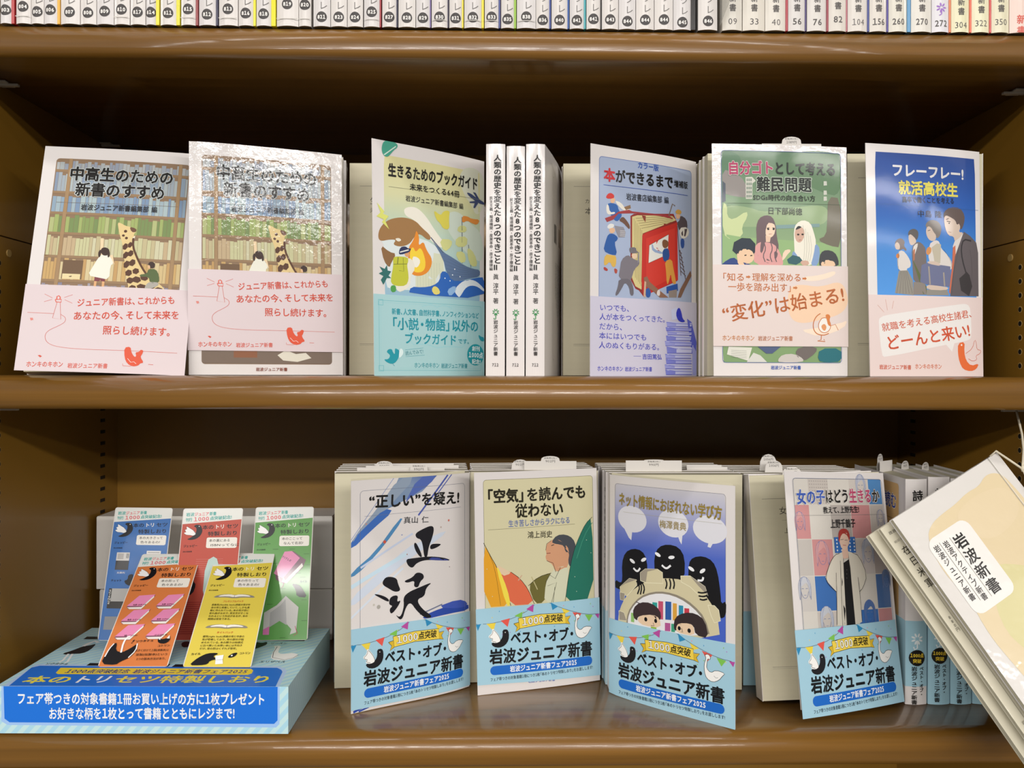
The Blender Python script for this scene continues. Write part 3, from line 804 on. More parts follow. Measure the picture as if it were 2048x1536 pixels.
cB3 = copies(b1, 4, ey*14.0, [f'white paperback with dark spine title, {ORD[k]} behind the black ghosts cover' for k in (1, 2, 3, 4)])
slip(b1, foot(1308, 683, Z3), V(1, 0, 0), 46.3, 90, 181, (0, 17, .8), '補充注文カード', txt_tab='990円')
box('order_slip', O+ey*33.5+e*69+UP*165, e*34, ey*.3, (0, 0, 9.5), M['matte'], cB3[0])
box('order_slip', O+ey*47.5+e*72+UP*165, e*30, ey*.3, (0, 0, 9.5), M['matte'], cB3[1])
# B4: tilts to the left
rB4 = thing('paperback_book', foot(1660, 640, Z3), 'paperback with a red-haired woman in a long white cardigan leaning left, sky blue band', 'book')
lean = (D(1499, 949, 655)-D(1528, 1407, 634)).normalized()
O = foot(1528, 634, Z3+1.9); e = V(1, .02, 0); e = (e-lean*e.dot(lean)).normalized(); ey = lean.cross(e); ey = ey if ey.y > 0 else -ey
block(rB4, O, e, ey, 105, 14, 172, up=lean)
jacket(rB4, O, e, ey, 105, 14, 172.5, up=lean, front=False)
title_pageP = Patch(O+lean*172-ey*.02, O+lean*172+e*105-ey*.02, O+e*105-ey*.02, O-ey*.02); title_pageP.n = -ey
A_ = Art(105, 172); tp([('女の子はどう', 22, 28.5, 6.4), ('上野千鶴子', 25, 44, 4.6)])(A_); A_.L([(24, 36), (80, 36)], .2, '8e897a', mm=True); A_.put('page_print', title_pageP, M['inkm'], rB4, .03, .02)
pB4 = flap(rB4, D(1567.5, 942, 612), D(1766, 946, 652), D(1806, 1401, 637), D(1602, 1420, 603), 2, .5, 'crink')
bB4 = Patch(D(1589.5, 1261, 602), D(1790, 1239, 635), D(1809, 1403, 631), D(1606, 1438.5, 600), 1.6, .5)
g4 = 'copies stacked behind the white cardigan cover'
b1 = closed_behind('white paperback, first behind the white cardigan cover', foot(1752, 674, Z3), V(-1, 0, 0), V(0, 1, 0), 108, 12, h=171.5, group=g4, band=(0, 60, 'blueband'))
cB4 = copies(b1, 4, V(-1.5, 12.7, 0), [f'white paperback, {ORD[k]} behind the white cardigan cover' for k in (1, 2, 3, 4)], wob=2)
slip(rB4, foot(1584, 661, Z3), V(1, 0, 0), 60, 171, 0, (0, 16, 7.5), txt_tab='1056円')
slip(b1, foot(1548, 681, Z3), V(1, 0, 0), 60, 171.5, 0, (0, 15.5, 10), txt_tab='1056円')
slip(cB4[0], foot(1537, 693, Z3), V(1, 0, 0), 60, 171.5, 0, (0, 15.5, 14), txt_tab='1056円')
# B5: poem readers, spine out
def sp5(a, white=False):
    W_ = a.W; cx = W_*.52
    a.T('詩の読み方', (cx, 8), (cx, 55), 8.4, '161412', 3, vert=True, mm=True)
def poem_book(i, xa, xb):
    dS = 633+i*.5; z = Z3; O5 = foot(xa, dS, z); w5 = (foot(xb, dS, z)-O5).length
    e5 = V(math.sin(math.radians(5)), math.cos(math.radians(5)), 0); ez = V(1, 0, 0)
    hh = (172.4, 174.0, 172.8, 172)[i]
    lab = ['poetry paperback with orange front panel and blue lettering beside the white cardigan cover', 'white spined poetry paperback, second of the row under the hanging booklets',
           'white spined poetry paperback, third of the row, top half hidden by hanging booklets', 'poetry paperback at the end of the row, almost hidden by hanging booklets'][i]
    r5 = thing('paperback_book', O5+e5*50+ez*w5/2, lab, 'book', 'poetry paperbacks standing spine out')
    n = 8; fl = -3.5
    def pr(u, off=0): return O5+ez*(w5*u)+V(0, 1.6-1.6*math.sin(math.pi*min(1, max(0, u)))-off, 0)
    def wrap(name, off, z0, z1, m, depth=104):
        bm = bmesh.new()
        k5 = 1 if i == 0 else 0
        outer = [O5+e5*depth-ez*(off+4*k5), O5+e5*40-ez*(off+1.2*k5)+V(0, 0, 0), O5+e5*6-ez*off]+[pr(k/n, off) for k in range(n+1)]+[O5+ez*(w5+off*.5)+e5*depth]
        vv = [(bm.verts.new(p+UP*z0), bm.verts.new(p+UP*z1)) for p in outer]
        inn = [(bm.verts.new(p+V(.2, .4, 0)+UP*z0), bm.verts.new(p+V(.2, .4, 0)+UP*z1)) for p in outer[:-1]]+[(bm.verts.new(outer[-1]-V(.4, 0, 0)+UP*z0), bm.verts.new(outer[-1]-V(.4, 0, 0)+UP*z1))]
        for (p, q), (pp, qq) in zip(zip(vv, vv[1:]), zip(inn, inn[1:])):
            bm.faces.new((p[0], q[0], q[1], p[1])); bm.faces.new((pp[0], pp[1], qq[1], qq[0]))
            bm.faces.new((p[1], q[1], qq[1], pp[1])); bm.faces.new((p[0], pp[0], qq[0], q[0]))
        bmesh.ops.recalc_face_normals(bm, faces=bm.faces)
        return mesh_obj(name, bm, M[m], r5)
    wrap('cover', 0, 0, hh, 'cover')
    b0 = 14 if i == 0 else 0
    wrap('paper_band', .35, b0, 62 if i else 64, 'blueband')
    bm = bmesh.new(); bm_box(bm, O5+ez*.9+V(0, 2.1, 0)+UP*.5, ez*(w5-1.8), e5*101, UP*(hh-2)); mesh_obj('page_block', bm, M['pages'], r5)
    class S5:
        b = 0; n = V(0, -1, 0); cuts = [k/8 for k in range(1, 8)]
        def __init__(s, f, h): s.f = f; s.h = h
        def at(s, u, v, off=0):
            p = s.f(u, off); p.z += s.h*(1-v); return p
    A_ = Art(w5, hh); sp5(A_)
    cx = w5*.5
    if i < 3:
        for j in range(8):
            t = math.radians(45*j+22); A_.E((cx+3*math.cos(t), 122+3*math.sin(t)), 1.7, .75, 'e8f0f2', math.degrees(t), mm=True, n=8)
        A_.L([(cx, 123), (cx, 129), (cx-2, 130), (cx-2.8, 128)], 1, 'e8f0f2', mm=True)
        A_.E((cx, 136.5), 6.2, 6.2, '1a1814', mm=True)
        A_.T('1000点', (cx-5.2, 134.6), (cx+5.2, 134.6), 3.6, 'e8c83a', 3, mm=True); A_.T('突破', (cx-3.4, 138.8), (cx+3.4, 138.8), 3.4, 'e8c83a', 3, mm=True)
        A_.T('ベスト・オブ・', (cx+3.4, 143), (cx+3.4, 166), 3.6, '1a1814', 3, vert=True, mm=True)
        A_.T('岩波ジュニア新書', (cx-2.2, 143), (cx-2.2, 172), 4.4, '1a1814', 3, vert=True, mm=True)
    A_.put('spine_print', S5(pr, hh), M['ink'], r5, .55, .02)
    if i == 0:
        a0 = O5+e5*104-ez*4.2; a1 = O5+e5*6-ez*.05
        for nm, q0, q1, off in (('cover_print', .0, 1, 0),):
            class SL:
                b = 0; n = V(-1, 0, 0); cuts = [64/98]
                def at(s, u, v, o=0):
                    p = a0*(1-u)+a1*u
                    m_ = O5+e5*40-ez*1.2
                    u2 = (u*98)/98; tt = 104-98*u
                    p = (a0+(m_-a0)*((104-tt)/64)) if tt > 40 else (m_+(a1-m_)*((40-tt)/34))
                    return p+V(-o, 0, hh*(1-v))
            A5_ = Art(98, hh)
            A5_.RR(6, 5.5, 90, 165, 3, 'd9b27a'); A5_.T('詩の教室を読む', (8, 20), (86, 20), 13, '2f48a8', 3, mm=True, halo='f0e6d4'); A5_.L([(10, 34), (78, 34)], .4, '8a6a40', mm=True)
            A5_.put('cover_print', SL(), M['ink'], r5, .1, .03)
    if i in (1, 2):
        cc = O5+e5*62+ez*(w5*.4)
        slip(r5, cc, V(.72, .69, 0), 40, hh-2, 0, (0, 17, 8), txt_tab='902円')
    if i == 0:
        slip(r5, O5+e5*62+ez*8, V(.8, .6, 0), 20, 120, 180, None, None)
        slip(r5, O5+e5*70+ez*6, V(.72, .69, 0), 13, 120, 177, (0, 12, 8), None, txt_tab='902円')
for i, (xa, xb) in enumerate(((1813.5, 1856.6), (1859, 1902), (1904, 1946), (1948, 1988))): poem_book(i, xa, xb)
# ---- white cartons behind the display box
CX0 = foot(193, 779, Z3); CX1 = foot(664, 779, Z3)
def carton(lab, z, h, dx=0):
    r = thing('cardboard_box', ((CX0.x+CX1.x)/2, 800, z), lab, 'box', None)
    box('body', (CX0.x+dx, CX0.y, z), (CX1.x-CX0.x-dx, (CX1.y-CX0.y)*0, 0), (0, 48, 0), (0, 0, h), M['carton'], r, .8)
    box('lid_flap', (CX0.x+dx+.6, CX0.y+.5, z+h), (CX1.x-CX0.x-dx-1.2, 0, 0), (0, 47, 0), (0, 0, .6), M['carton'], r, .2)
carton('lower white carton behind the bookmark display box', Z3, 47.5, 3)
carton('upper white carton stacked behind the bookmarks', Z3+48.6, 68.0)
# ------------------------------------------------------------------ bookmark display box
BX0 = foot(-6, 580, Z3); BX1 = foot(578, 580, Z3); BD = 132.0; BH = 33.0
bex = (BX1-BX0).normalized(); BW = (BX1-BX0).length; bey = V(-bex.y, bex.x, 0)
dbx = thing('display_box', (BX0+BX1)/2+bey*60, 'pale blue striped cardboard bookmark display box with a bright blue title panel', 'display box')
box('body', BX0+UP*.2, bex*BW, bey*BD, UP*(BH-.2), M['blueband'], dbx, .5)
top = Patch(BX0+UP*BH+bey*BD, BX1+UP*BH+bey*BD, BX1+UP*BH, BX0+UP*BH); top.n = UP
front = Patch(BX0+UP*BH, BX1+UP*BH, BX1, BX0); front.n = -bey
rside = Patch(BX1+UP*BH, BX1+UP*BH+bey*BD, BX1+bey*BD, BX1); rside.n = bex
def stripes(a, W, H, x0=-200, ang=1, c1='a8d4e4', pitch=8.4, wd=4.2, dy=0):
    a.add([(0, 0), (W, 0), (W, H), (0, H)], 'c0dfe0')
    x = x0
    while x < W+H:
        a.add([(x, H), (x+wd, H), (x+wd+H*ang, 0), (x+H*ang, 0)], c1); a.z -= 1; x += pitch
    a.z += 1
# top
T_ = Art(BW, BD, [(190, 1262), (664, 1258), (578, 1375), (-6, 1384)])
stripes(T_, BW, BD)
T_.P([(76, 1338), (562, 1335), (574, 1340), (576, 1345), (560, 1376.5), (10, 1384), (14, 1380)], 'b4cdf0'); 
T_.P([(83, 1341), (558, 1338), (566, 1342), (568, 1346), (553, 1376), (20, 1383), (66, 1345)], '1c70d6')
T_.P([(126, 1344.5), (507, 1341), (511, 1344), (508, 1350), (500, 1353), (120, 1357.5), (116, 1355)], 'f0d43c')
T_.T('1000点突破記念 岩波ジュニア新書フェア2025', (137, 1351.5), (500, 1346.5), 8.5, '16387e', 3)
T_.T('本の', (52, 1370), (150, 1368), 15, 'f0e04c', 3); T_.T('トリ', (152, 1368), (232, 1366), 15, 'f4f6f8', 3); T_.T('セツ特製しおり', (236, 1366.5), (548, 1361), 15, 'f0e04c', 3)
# slots the cards stand in
for (xa, xb, y) in ((180, 300, 1284), (335, 470, 1284), (492, 615, 1283), (186, 345, 1338), (358, 506, 1338)):
    T_.P([(xa, y-4), (xb+3, y-4.5), (xb-2, y+1), (xa-8, y+1.5)], '0e1014')
# printed birds on the lid
T_.P([(128, 1316), (150, 1309), (172, 1300), (186, 1298), (200, 1294), (186, 1308), (170, 1315), (150, 1316), (138, 1318)], '16151a', 1)
T_.L([(172, 1300), (184, 1294), (196, 1289), (203, 1292)], 3.2, 'f2f2f0'); T_.L([(142, 1316), (130, 1330), (122, 1334)], 1.6, 'f2f2f0'); T_.L([(150, 1316), (140, 1332), (134, 1335)], 1.6, 'f2f2f0')
T_.T('ソウタチョ', (95, 1337), (142, 1336.5), 5, '2a2a34', 2); T_.T('エリザベス', (524, 1326.5), (575, 1326), 5, '2a2a34', 2); T_.T('リースン', (547, 1289.5), (580, 1289), 5, '2a2a34', 1)
T_.P([(552, 1295), (566, 1293.5), (567, 1297), (562, 1303), (562, 1310), (575, 1310), (592, 1308), (602, 1312), (590, 1320), (566, 1324), (546, 1321), (548, 1312), (553, 1304), (556, 1298)], 'f6f6f4', 1)
T_.L([(560, 1296), (552, 1308), (550, 1318), (572, 1322), (590, 1318), (600, 1312)], .5, '3a3a44')
T_.P([(506, 1290), (520, 1287), (530, 1289), (541, 1286), (540, 1292), (528, 1297), (514, 1302), (506, 1298)], '1a1a1e', 1)
T_.P([(370, 1291), (380, 1287), (392, 1290), (386, 1299), (372, 1300)], '1a1a1e', 1)
T_.P([(0, 0)], '000000') if False else None
T_.put('lid_print', top, M['ink'], dbx)
Fr = Art(BW, BH, [(-6, 1384), (578, 1375.5), (578, 1467), (-6, 1473)])
stripes(Fr, BW, BH, ang=.9)
Fr.P([(4, 1383.5), (560, 1376), (560, 1448), (553, 1455), (16, 1457), (4, 1450)], '9cc0ee')
Fr.P([(8, 1384), (556, 1376), (556, 1441), (549, 1448), (20, 1452), (10, 1445)], '1c70d6')
Fr.T('フェア帯つきの対象書籍1冊お買い上げの方に1枚プレゼント', (34, 1407), (531, 1401), 8.8, 'f4f6f8', 3)
Fr.T('お好きな柄を1枚とって書籍とともにレジまで!', (96, 1434.5), (469, 1429), 8.8, 'f4f6f8', 3)
Fr.put('front_print', front, M['ink'], dbx)
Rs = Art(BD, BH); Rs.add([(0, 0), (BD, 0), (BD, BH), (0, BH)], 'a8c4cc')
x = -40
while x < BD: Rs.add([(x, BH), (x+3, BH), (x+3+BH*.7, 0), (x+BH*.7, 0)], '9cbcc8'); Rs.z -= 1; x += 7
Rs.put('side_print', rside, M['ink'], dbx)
# ------------------------------------------------------------------ bookmarks
ZT = Z3+BH
def card_quad(tl, tr, dtop, bl, br, dbot, ext=6):
    a = D(tl[0], tl[1], dtop); b = D(tr[0], tr[1], dtop); c = D(br[0], br[1], dbot); d = D(bl[0], bl[1], dbot)
    return a, b, c, d
BIRDW = 'f4f4f2'
def bird(a, o, s, fl=1):
    """black crescent bird with a white wing, o = top left of its place, s = size in mm"""
    q = lambda x, y: (o[0]+x*s, o[1]+y*s)
    a.P([q(.62, 0), q(.86, .03), q(.93, .18), q(1.0, .42), q(.92, .70), q(.72, .92), q(.42, 1.0), q(.2, .95), q(.4, .84), q(.6, .66), q(.68, .44), q(.66, .2), q(.5, .12)], '15151a', 1, True)
    a.P([q(.66, .56), q(.5, .36), q(.3, .22), q(.12, .1), q(.16, .3), q(.05, .34), q(.14, .48), q(.0, .54), q(.16, .66), q(.36, .68), q(.5, .72), q(.62, .66)], BIRDW, 1, True)
    a.L([q(.64, .58), q(.5, .36), q(.3, .22), q(.12, .1), q(.16, .3), q(.05, .34), q(.14, .48), q(.0, .54), q(.16, .66), q(.36, .68), q(.5, .72)], .22, '15151a', True)
    a.E(q(.8, .12), .03*s, .03*s, 'f4f4f2', mm=True, n=8)
def cardart(W, H, col, sub1, sub2, body):
    a = Art(W, H)
    a.add([(0, 0), (W, 0), (W, H), (0, H)], 'e6e8e2')
    a.P([(0, 15), (W, 10.5), (W, H), (0, H)], col, 0, True)
    for s_, x0, x1, c_, b_ in (('岩波', 2.2, 9, '3aa8a0', 3), ('ジュニア', 9, 21, 'e04a5a', 2), ('新書', 21.3, 27, '3aa8a0', 3)): a.T(s_, (x0, 5.6-.04*x0), (x1, 5.6-.04*x1), 4, c_, b_, mm=True)
    for s_, x0, x1, c_, b_, h_ in (('刊行', 2.2, 7.6, '3aa8a0', 3, 4), ('1000', 8.6, 21.5, 'e04a5a', 1, 5.4), ('点突破記念!', 22, 40, '3aa8a0', 3, 4)): a.T(s_, (x0, 11-.07*x0), (x1, 11-.07*x1), h_, c_, b_, mm=True)
    for s_, x0, x1, c_ in (('本の', 16.5, 26, '15151a'), ('トリ', 26.5, 35, 'f0ece4'), ('セツ', 36, 46, '15151a')): a.T(s_, (x0, 18.5-.05*(x0-16)), (x1, 18.5-.05*(x1-16)), 4.8, c_, 2, mm=True)
    a.T('特製しおり', (21.5, 25), (46, 24), 4.8, '15151a', 2, mm=True)
    bird(a, (1.5, 15.5), 15.5)
    a.RR(21, 28.5, 46, 39, 1.6, 'ece8de')
    a.T(sub1, (23, 31.6), (23+2.9*len(sub1), 31.4), 3.1, '1c1a18', 1, mm=True); a.T(sub2, (24.5, 36.1), (24.5+2.8*len(sub2), 35.9), 3.1, '1c1a18', 1, mm=True)
    a.T('ジェッピー', (2.5, 37), (14, 36.6), 2.8, '15151a', 2, mm=True); a.T('詩は短編集', (2.5, 42.5), (10, 42.3), 1.5, '15151a', 1, mm=True)
    body(a)
    return a
def sbook(a, x, y, s, c='e58cb6', open_=False):
    q = lambda u, v: (x+u*s, y+v*s)
    a.P([q(0, .72), q(.35, .1), q(1, 0), q(.98, .14), q(.62, .86), q(.1, .84)], '8a5a6e', 0, True)
    a.P([q(.03, .74), q(.6, .72), q(.96, .06), q(.98, .16), q(.62, .84), q(.14, .84)], 'ece8e0', 0, True)
    a.P([q(0, .66), q(.35, .06), q(1, 0), q(.62, .66)], c, 0, True)
def openspread(a, cx, y, w):
    a.P([(cx-w, y+3.6), (cx-w*.8, y+.6), (cx-w*.3, y-.6), (cx, y+.6), (cx+w*.3, y-.6), (cx+w*.8, y+.6), (cx+w, y+3.6), (cx+w*.4, y+3), (cx, y+4.2), (cx-w*.4, y+3)], '8c887c', 1, True)
    a.P([(cx-w*.8, y+2.4), (cx-w*.6, y+.4), (cx-w*.2, y-.2), (cx, y+1), (cx+w*.2, y-.2), (cx+w*.6, y+.4), (cx+w*.8, y+2.4), (cx+w*.3, y+1.8), (cx, y+3), (cx-w*.3, y+1.8)], 'eeeae0', 1, True)
    a.L([(cx, y+.8), (cx, y+3.6)], .3, '6c685e', mm=True)
def b_blue(a):
    a.RR(6, 47, 17, 65, .2, 'd8d6d2'); a.RR(6, 55.5, 17, 65, .1, '3a3a3c'); a.RR(7, 48, 12, 54, .1, 'b8b4b0'); a.RR(31, 45, 43, 60, .2, 'e4e2de')
    for j in range(5): a.RR(14.2+j*.5, 48, 14.4+j*.5, 53, .01, '404040')
    for j in range(4): a.RR(32, 46.5+j*2, 42, 47+j*2, .01, '50504e')
    a.T('文庫判', (8, 68), (15, 68), 2.2, 'e4e6ea', 1, mm=True); a.T('チェット', (4, 76), (13, 75.7), 2.6, '15151a', 2, mm=True)
    a.P([(18, 70), (22, 69), (22, 74), (26, 78), (23, 82), (17, 80), (15, 76), (18, 75)], '15151a', 1, True)
    a.RR(3.5, 84, 20, 104, .3, '302e2c'); a.RR(6, 84, 20, 97, .1, 'b4b2ae'); a.T('SCIENCE', (4.7, 85), (4.7, 100), 3, 'e8e6e0', 2, vert=True, mm=True)
    a.RR(3, 112, 18, 125, .3, '8c8e92')
def b_red(a):
    for j in range(9): a.L([(14, 50+j*2.1), (36, 49.8+j*2.1)], .5, 'c86a5e', mm=True)
    a.P([(6, 72), (12, 68), (14, 72), (16, 75), (14, 84), (8, 86), (4, 80)], '15151a', 1, True); a.P([(22, 52), (30, 46), (34, 60), (32, 90), (22, 90)], 'b8cfc8', 1, True)
    a.E((10, 75), .8, .8, 'e8e4dc', mm=True)
    for j in range(16): a.L([(4, 92+j*2.0), (44, 91.6+j*2.0)], .55, '9c2a24', mm=True)
def b_green(a):
    a.P([(26, 45), (33, 44), (44, 53), (42, 60), (30, 75), (26, 76), (20, 72), (19, 66)], '7c5a6a', 0, True); a.P([(26, 44.5), (32, 44), (39, 51), (26, 71), (18, 66)], 'e08cb4', 0, True)
    a.T('TITLE', (24, 49), (32, 54), 2.6, '4a3040', 1, mm=True); a.L([(27, 75), (26, 79), (25, 80)], .5, '8c3050', mm=True); a.P([(26, 70), (28, 73), (41, 56), (42, 59), (29, 76), (25, 74)], 'e4e0d8', 0, True)
    a.P([(33, 76), (39, 77), (43, 82), (47, 90), (38, 89), (37, 82)], '15151a', 1, True); a.T('カイル', (40, 74.5), (46, 74), 2.8, '15151a', 2, mm=True)
    a.P([(29, 88), (22, 97), (12, 104), (12, 124), (17, 125), (17, 117), (27, 110), (35, 120), (34, 125), (39, 123), (40, 99), (35, 94)], 'c4c2be', 0, True)
    a.P([(25, 97), (29, 91), (31, 116), (25, 112), (17, 118), (17, 104)], 'aaa9a8', 0, True); a.P([(12, 120), (17, 117), (17, 125), (12, 125)], 'd878b0', 0, True); a.L([(38, 117), (40, 124), (37, 126)], .5, 'b03050', mm=True)
    for (x, y) in ((16, 42), (30, 42), (42, 47), (44, 58), (16, 56), (36, 66), (24, 81), (14, 96), (42, 92), (26, 128), (43, 112), (40, 70)): a.L([(x, y), (x+4.5, y-.1)], .45, '3f6e30', mm=True)
    a.T('ナット', (3, 101), (10, 101), 2.6, '15151a', 2, mm=True)
def b_orange(a):
    k = 1
    for (x, y) in ((3.5, 47), (26, 46.5), (3.5, 63), (26, 62.5), (3.5, 79), (26, 78.5)): sbook(a, x, y, 19 if 1 else 1)
    for (x, y, s_) in ((8, 58.5, '丸背・みぞつき'), (30, 58, '丸背・みぞなし'), (8, 74.5, '角背・みぞつき'), (30, 74, '角背・みぞなし'), (10, 91, '背ごつけ'), (32, 90.5, '小口折り')): a.T(s_, (x, y), (x+10, y-.2), 1.8, '2a1c10', 2, mm=True)
    a.P([(1, 119), (2, 108), (5, 99), (7, 98), (8, 106), (13, 108), (18, 104), (22, 99), (23, 106), (20, 113), (14, 117), (12, 120)], '16151a', 1, True)
    a.L([(5, 99), (3, 104), (2, 112)], .8, BIRDW, mm=True, sm=1); a.L([(22, 99), (22.6, 106), (19, 113)], .8, BIRDW, mm=True, sm=1)
    a.L([(12.5, 108), (11.5, 98), (13, 92), (15, 92)], 1.3, BIRDW, mm=True, sm=1)
    a.T('!', (17.5, 97), (19, 97), 5, '15151a', 3, mm=True, ital=.3); a.T('ソウタチョ', (20, 97), (33, 96), 2.6, '15151a', 2, mm=True); a.T('コトリン', (37, 101.5), (46, 101), 2.6, '15151a', 2, mm=True)
    a.P([(36, 93), (38, 95), (42, 94), (44, 91), (45, 96), (42, 99.5), (38, 99), (36, 97)], '15151a', 1, True); a.P([(36, 92.5), (36.5, 95), (38, 95.6)], BIRDW, 0, True); a.P([(43.6, 90.5), (42, 94), (44.2, 94.2)], BIRDW, 0, True)
    for j, s_ in enumerate(('大きく分けて上製(本製本)と', '並製(仮製本)という', '2つの製本方法があり、')): a.T(s_, (22+1.5*j, 106+4.2*j), (46.5, 105.6+4.2*j), 2.6, '2a1c10', 1, mm=True)
def b_yellow(a):
    openspread(a, 24, 47, 17); a.T('フレキシブルバック', (16, 54.5), (32, 54.3), 2.4, 'c84a2a', 1, mm=True)
    for j, s_ in enumerate(('柔軟背(flexible back)表紙の背が中', '身の背と密着していて、しかも柔', '軟に作られている。本の背が逆に', '折れ曲がるので、背文字がそこな', 'われるという欠点があるが、本の', '開閉は容易である。')):
        a.T(s_, (8, 58.2+3*j), (38 if j < 5 else 26, 58.0+3*j), 2.3, '2c2810', 1, mm=True)
    openspread(a, 24, 79, 17); a.T('タイトバック', (17.5, 87), (30, 86.8), 2.4, 'c84a2a', 1, mm=True)
    for j, s_ in enumerate(('硬背(tight back)表紙の背と中身の', '背が密着しており、背の部分が固', 'められている。本の開きは他様式', 'に比べ悪いため厚い本には不向き', 'だが、背の形はくずれず堅牢。')):
        a.T(s_, (8, 91+3*j), (39 if j < 4 else 36, 90.8+3*j), 2.3, '2c2810', 1, mm=True)
    a.T('カイル', (3, 108.5), (10, 108), 2.6, '15151a', 2, mm=True); a.T('コトリン', (38, 107.5), (46, 107), 2.6, '15151a', 2, mm=True)
    a.P([(4, 119), (7, 114), (11, 110), (15, 107.5), (21, 107), (23, 108), (19, 110.5), (24, 113), (18, 114.5), (17, 118), (12, 119)], '15151a', 1, True)
    a.P([(21, 110), (27, 109), (27, 113.5), (28, 117.5), (22.5, 118), (22, 114)], BIRDW, 0, True); a.L([(22, 114), (27, 113.5)], .2, '15151a', True)
    a.P([(30, 111), (33, 107.5), (37, 106.5), (35.5, 110.5), (32, 112)], '15151a', 1, True); a.E((33, 109.6), .7, .7, BIRDW, mm=True, n=8)
marks = [
 ('blue bookmark card about book sizes, rear row beside the left panel', (231, 1014.6), (346, 1016), 719, (195, 1284), (314, 1284), 679, '3a70b4', '本の大きさって', '色々あるの?', b_blue, 135),
 ('red bookmark card about the number on back covers, middle of the rear row', (367, 1017), (486.5, 1016), 700, (340, 1284), (463, 1284), 679, 'bc4a38', '本の裏にある', 'ISBNってなに?', b_red, 128),
 ('green bookmark card with pink labelled book drawing, rear row', (511.6, 1014.6), (628, 1013.4), 711, (494, 1283), (615, 1282), 679, '5c9a4a', '本のここって', 'なんて名前?', b_green, 130),
 ('orange bookmark card with six pink books, leaning on the blue card', (285, 1108), (402.6, 1107.5), 700, (195, 1338), (335, 1337), 618, 'd47c44', '本の形って', '色々あるの?', b_orange, 121),
 ('yellow bookmark card with two open books, front row between red and green', (432, 1106), (550, 1106.5), 700, (365, 1338), (502, 1337), 618, 'dfcb52', '本の作りって', '色々あるの?', b_yellow, 120)]
for lab, tl, tr, dt, bl, br, db, col, s1, s2, fn, HH in marks:
    a_, b_, c_, d_ = card_quad(tl, tr, dt, bl, br, db)
    d_.z = max(d_.z, ZT+.15); c_ = d_+(b_-a_)*((c_-d_).length/(b_-a_).length)
    r = thing('bookmark', (c_+d_)/2, lab, 'bookmark', 'bookmark cards in the display box')
    p = Patch(a_, b_, c_, d_); 
    bm = bmesh.new()                                         # rounded card corners
    W_ = (b_-a_).length; H_ = (d_-a_).length
    pts = []
    for cx, cy, an in ((W_-2, 2, -90), (W_-2, H_-2, 0), (2, H_-2, 90), (2, 2, 180)):
        for k in range(5):
            t = math.radians(an+90*k/4); pts.append(((cx+2*math.cos(t))/W_, (cy+2*math.sin(t))/H_))
    A1_ = [bm.verts.new(p.at(u, v, 0)) for u, v in pts]; B1_ = [bm.verts.new(p.at(u, v, -.4)) for u, v in pts]
    bm.faces.new(A1_); bm.faces.new(B1_[::-1])
    for i in range(len(A1_)): bm.faces.new((A1_[i], B1_[i], B1_[(i+1) % len(A1_)], A1_[(i+1) % len(A1_)]))
    bmesh.ops.recalc_face_normals(bm, faces=bm.faces)
    mesh_obj('card', bm, M['matte'], r)
    art = cardart(48, HH, col, s1, s2, fn)
    pp = SubPatch(p, [(.012, .006), (.988, .006), (.988, .998), (.012, .998)], 0)
    art.put('card_print', pp, M['film'], r, .03, .012)
# ------------------------------------------------------------------ hanging booklets
bk = thing('hanging_booklet', D(1900, 1180, 575), 'worn catalogue booklet in a clear cover hanging by white string over the lower shelf', 'booklet')
HB = []
def quad(tl, ang, w, h, d0, dr, dd):
    """sheet hanging at an angle: top-left pixel, lean angle, size, depth, depth change across and down"""
    a = D(tl[0], tl[1], d0); t = math.radians(ang)
    ex = V(math.cos(t), dr, math.sin(t)).normalized(); up = V(-math.sin(t), dd, math.cos(t)); up = (up-ex*up.dot(ex)).normalized()
    return a, a+ex*w, a+ex*w-up*h, a-up*h
def slab(name, q, th, m, parent, b=0):
    p = Patch(*q, b); sheet(name, p, th, M[m] if isinstance(m, str) else m, parent); return p
bk2 = thing('hanging_booklet', D(1850, 1180, 590), 'cream booklet with a vertical title, second layer behind the catalogue', 'booklet')
bk3 = thing('hanging_booklet', D(1820, 1180, 600), 'rearmost cream booklet of the hanging bundle, only its edge showing', 'booklet')
def quad2(tl, d0, w, h, at=25.5, al=30.7, dr=.3, dd=.3):
    a = D(tl[0], tl[1], d0); t = math.radians(at); l = math.radians(al)
    ex = V(math.cos(t), dr, math.sin(t)).normalized(); up = V(-math.sin(l), dd, math.cos(l)); up = (up-ex*up.dot(ex)).normalized()
    return a, a+ex*w, a+ex*w-up*h, a-up*h
q1 = quad2((1785, 1039), 575, 106, 176)
q2 = quad2((1760, 1058), 582, 106, 178)
q3 = quad2((1738, 1071), 589, 106, 178)
M['bookletpaper'] = mat('booklet_paper', 'd6d0ba', .5, .4, .1, (40, .3, .002))
M['catalog'] = mat('catalogue_cover', 'd4d0ca', .35, .4, .3, (45, .4, .002))
def body(r, q, t, m, ink):
    n = (q[1]-q[0]).cross(q[3]-q[0]).normalized(); n = n if n.y > 0 else -n
    bm = bmesh.new(); bm_box(bm, q[3]+n*.5+(q[1]-q[0])*.004, (q[1]-q[0])*.992, n*t, (q[0]-q[3])*.997)
    mesh_obj('page_block', bm, M['pages'], r)
    sheet('back_cover', Patch(*[v+n*(t+1.0) for v in q]), .4, M[m], r)
    return slab('front_cover', q, .4, m, r, 1.5)
h1 = body(bk, q1, 3, 'catalog', 0); h2 = body(bk2, q2, 2.4, 'bookletpaper', 0); h3 = body(bk3, q3, 3, 'bookletpaper', 0)
C1 = Art(106, 184)
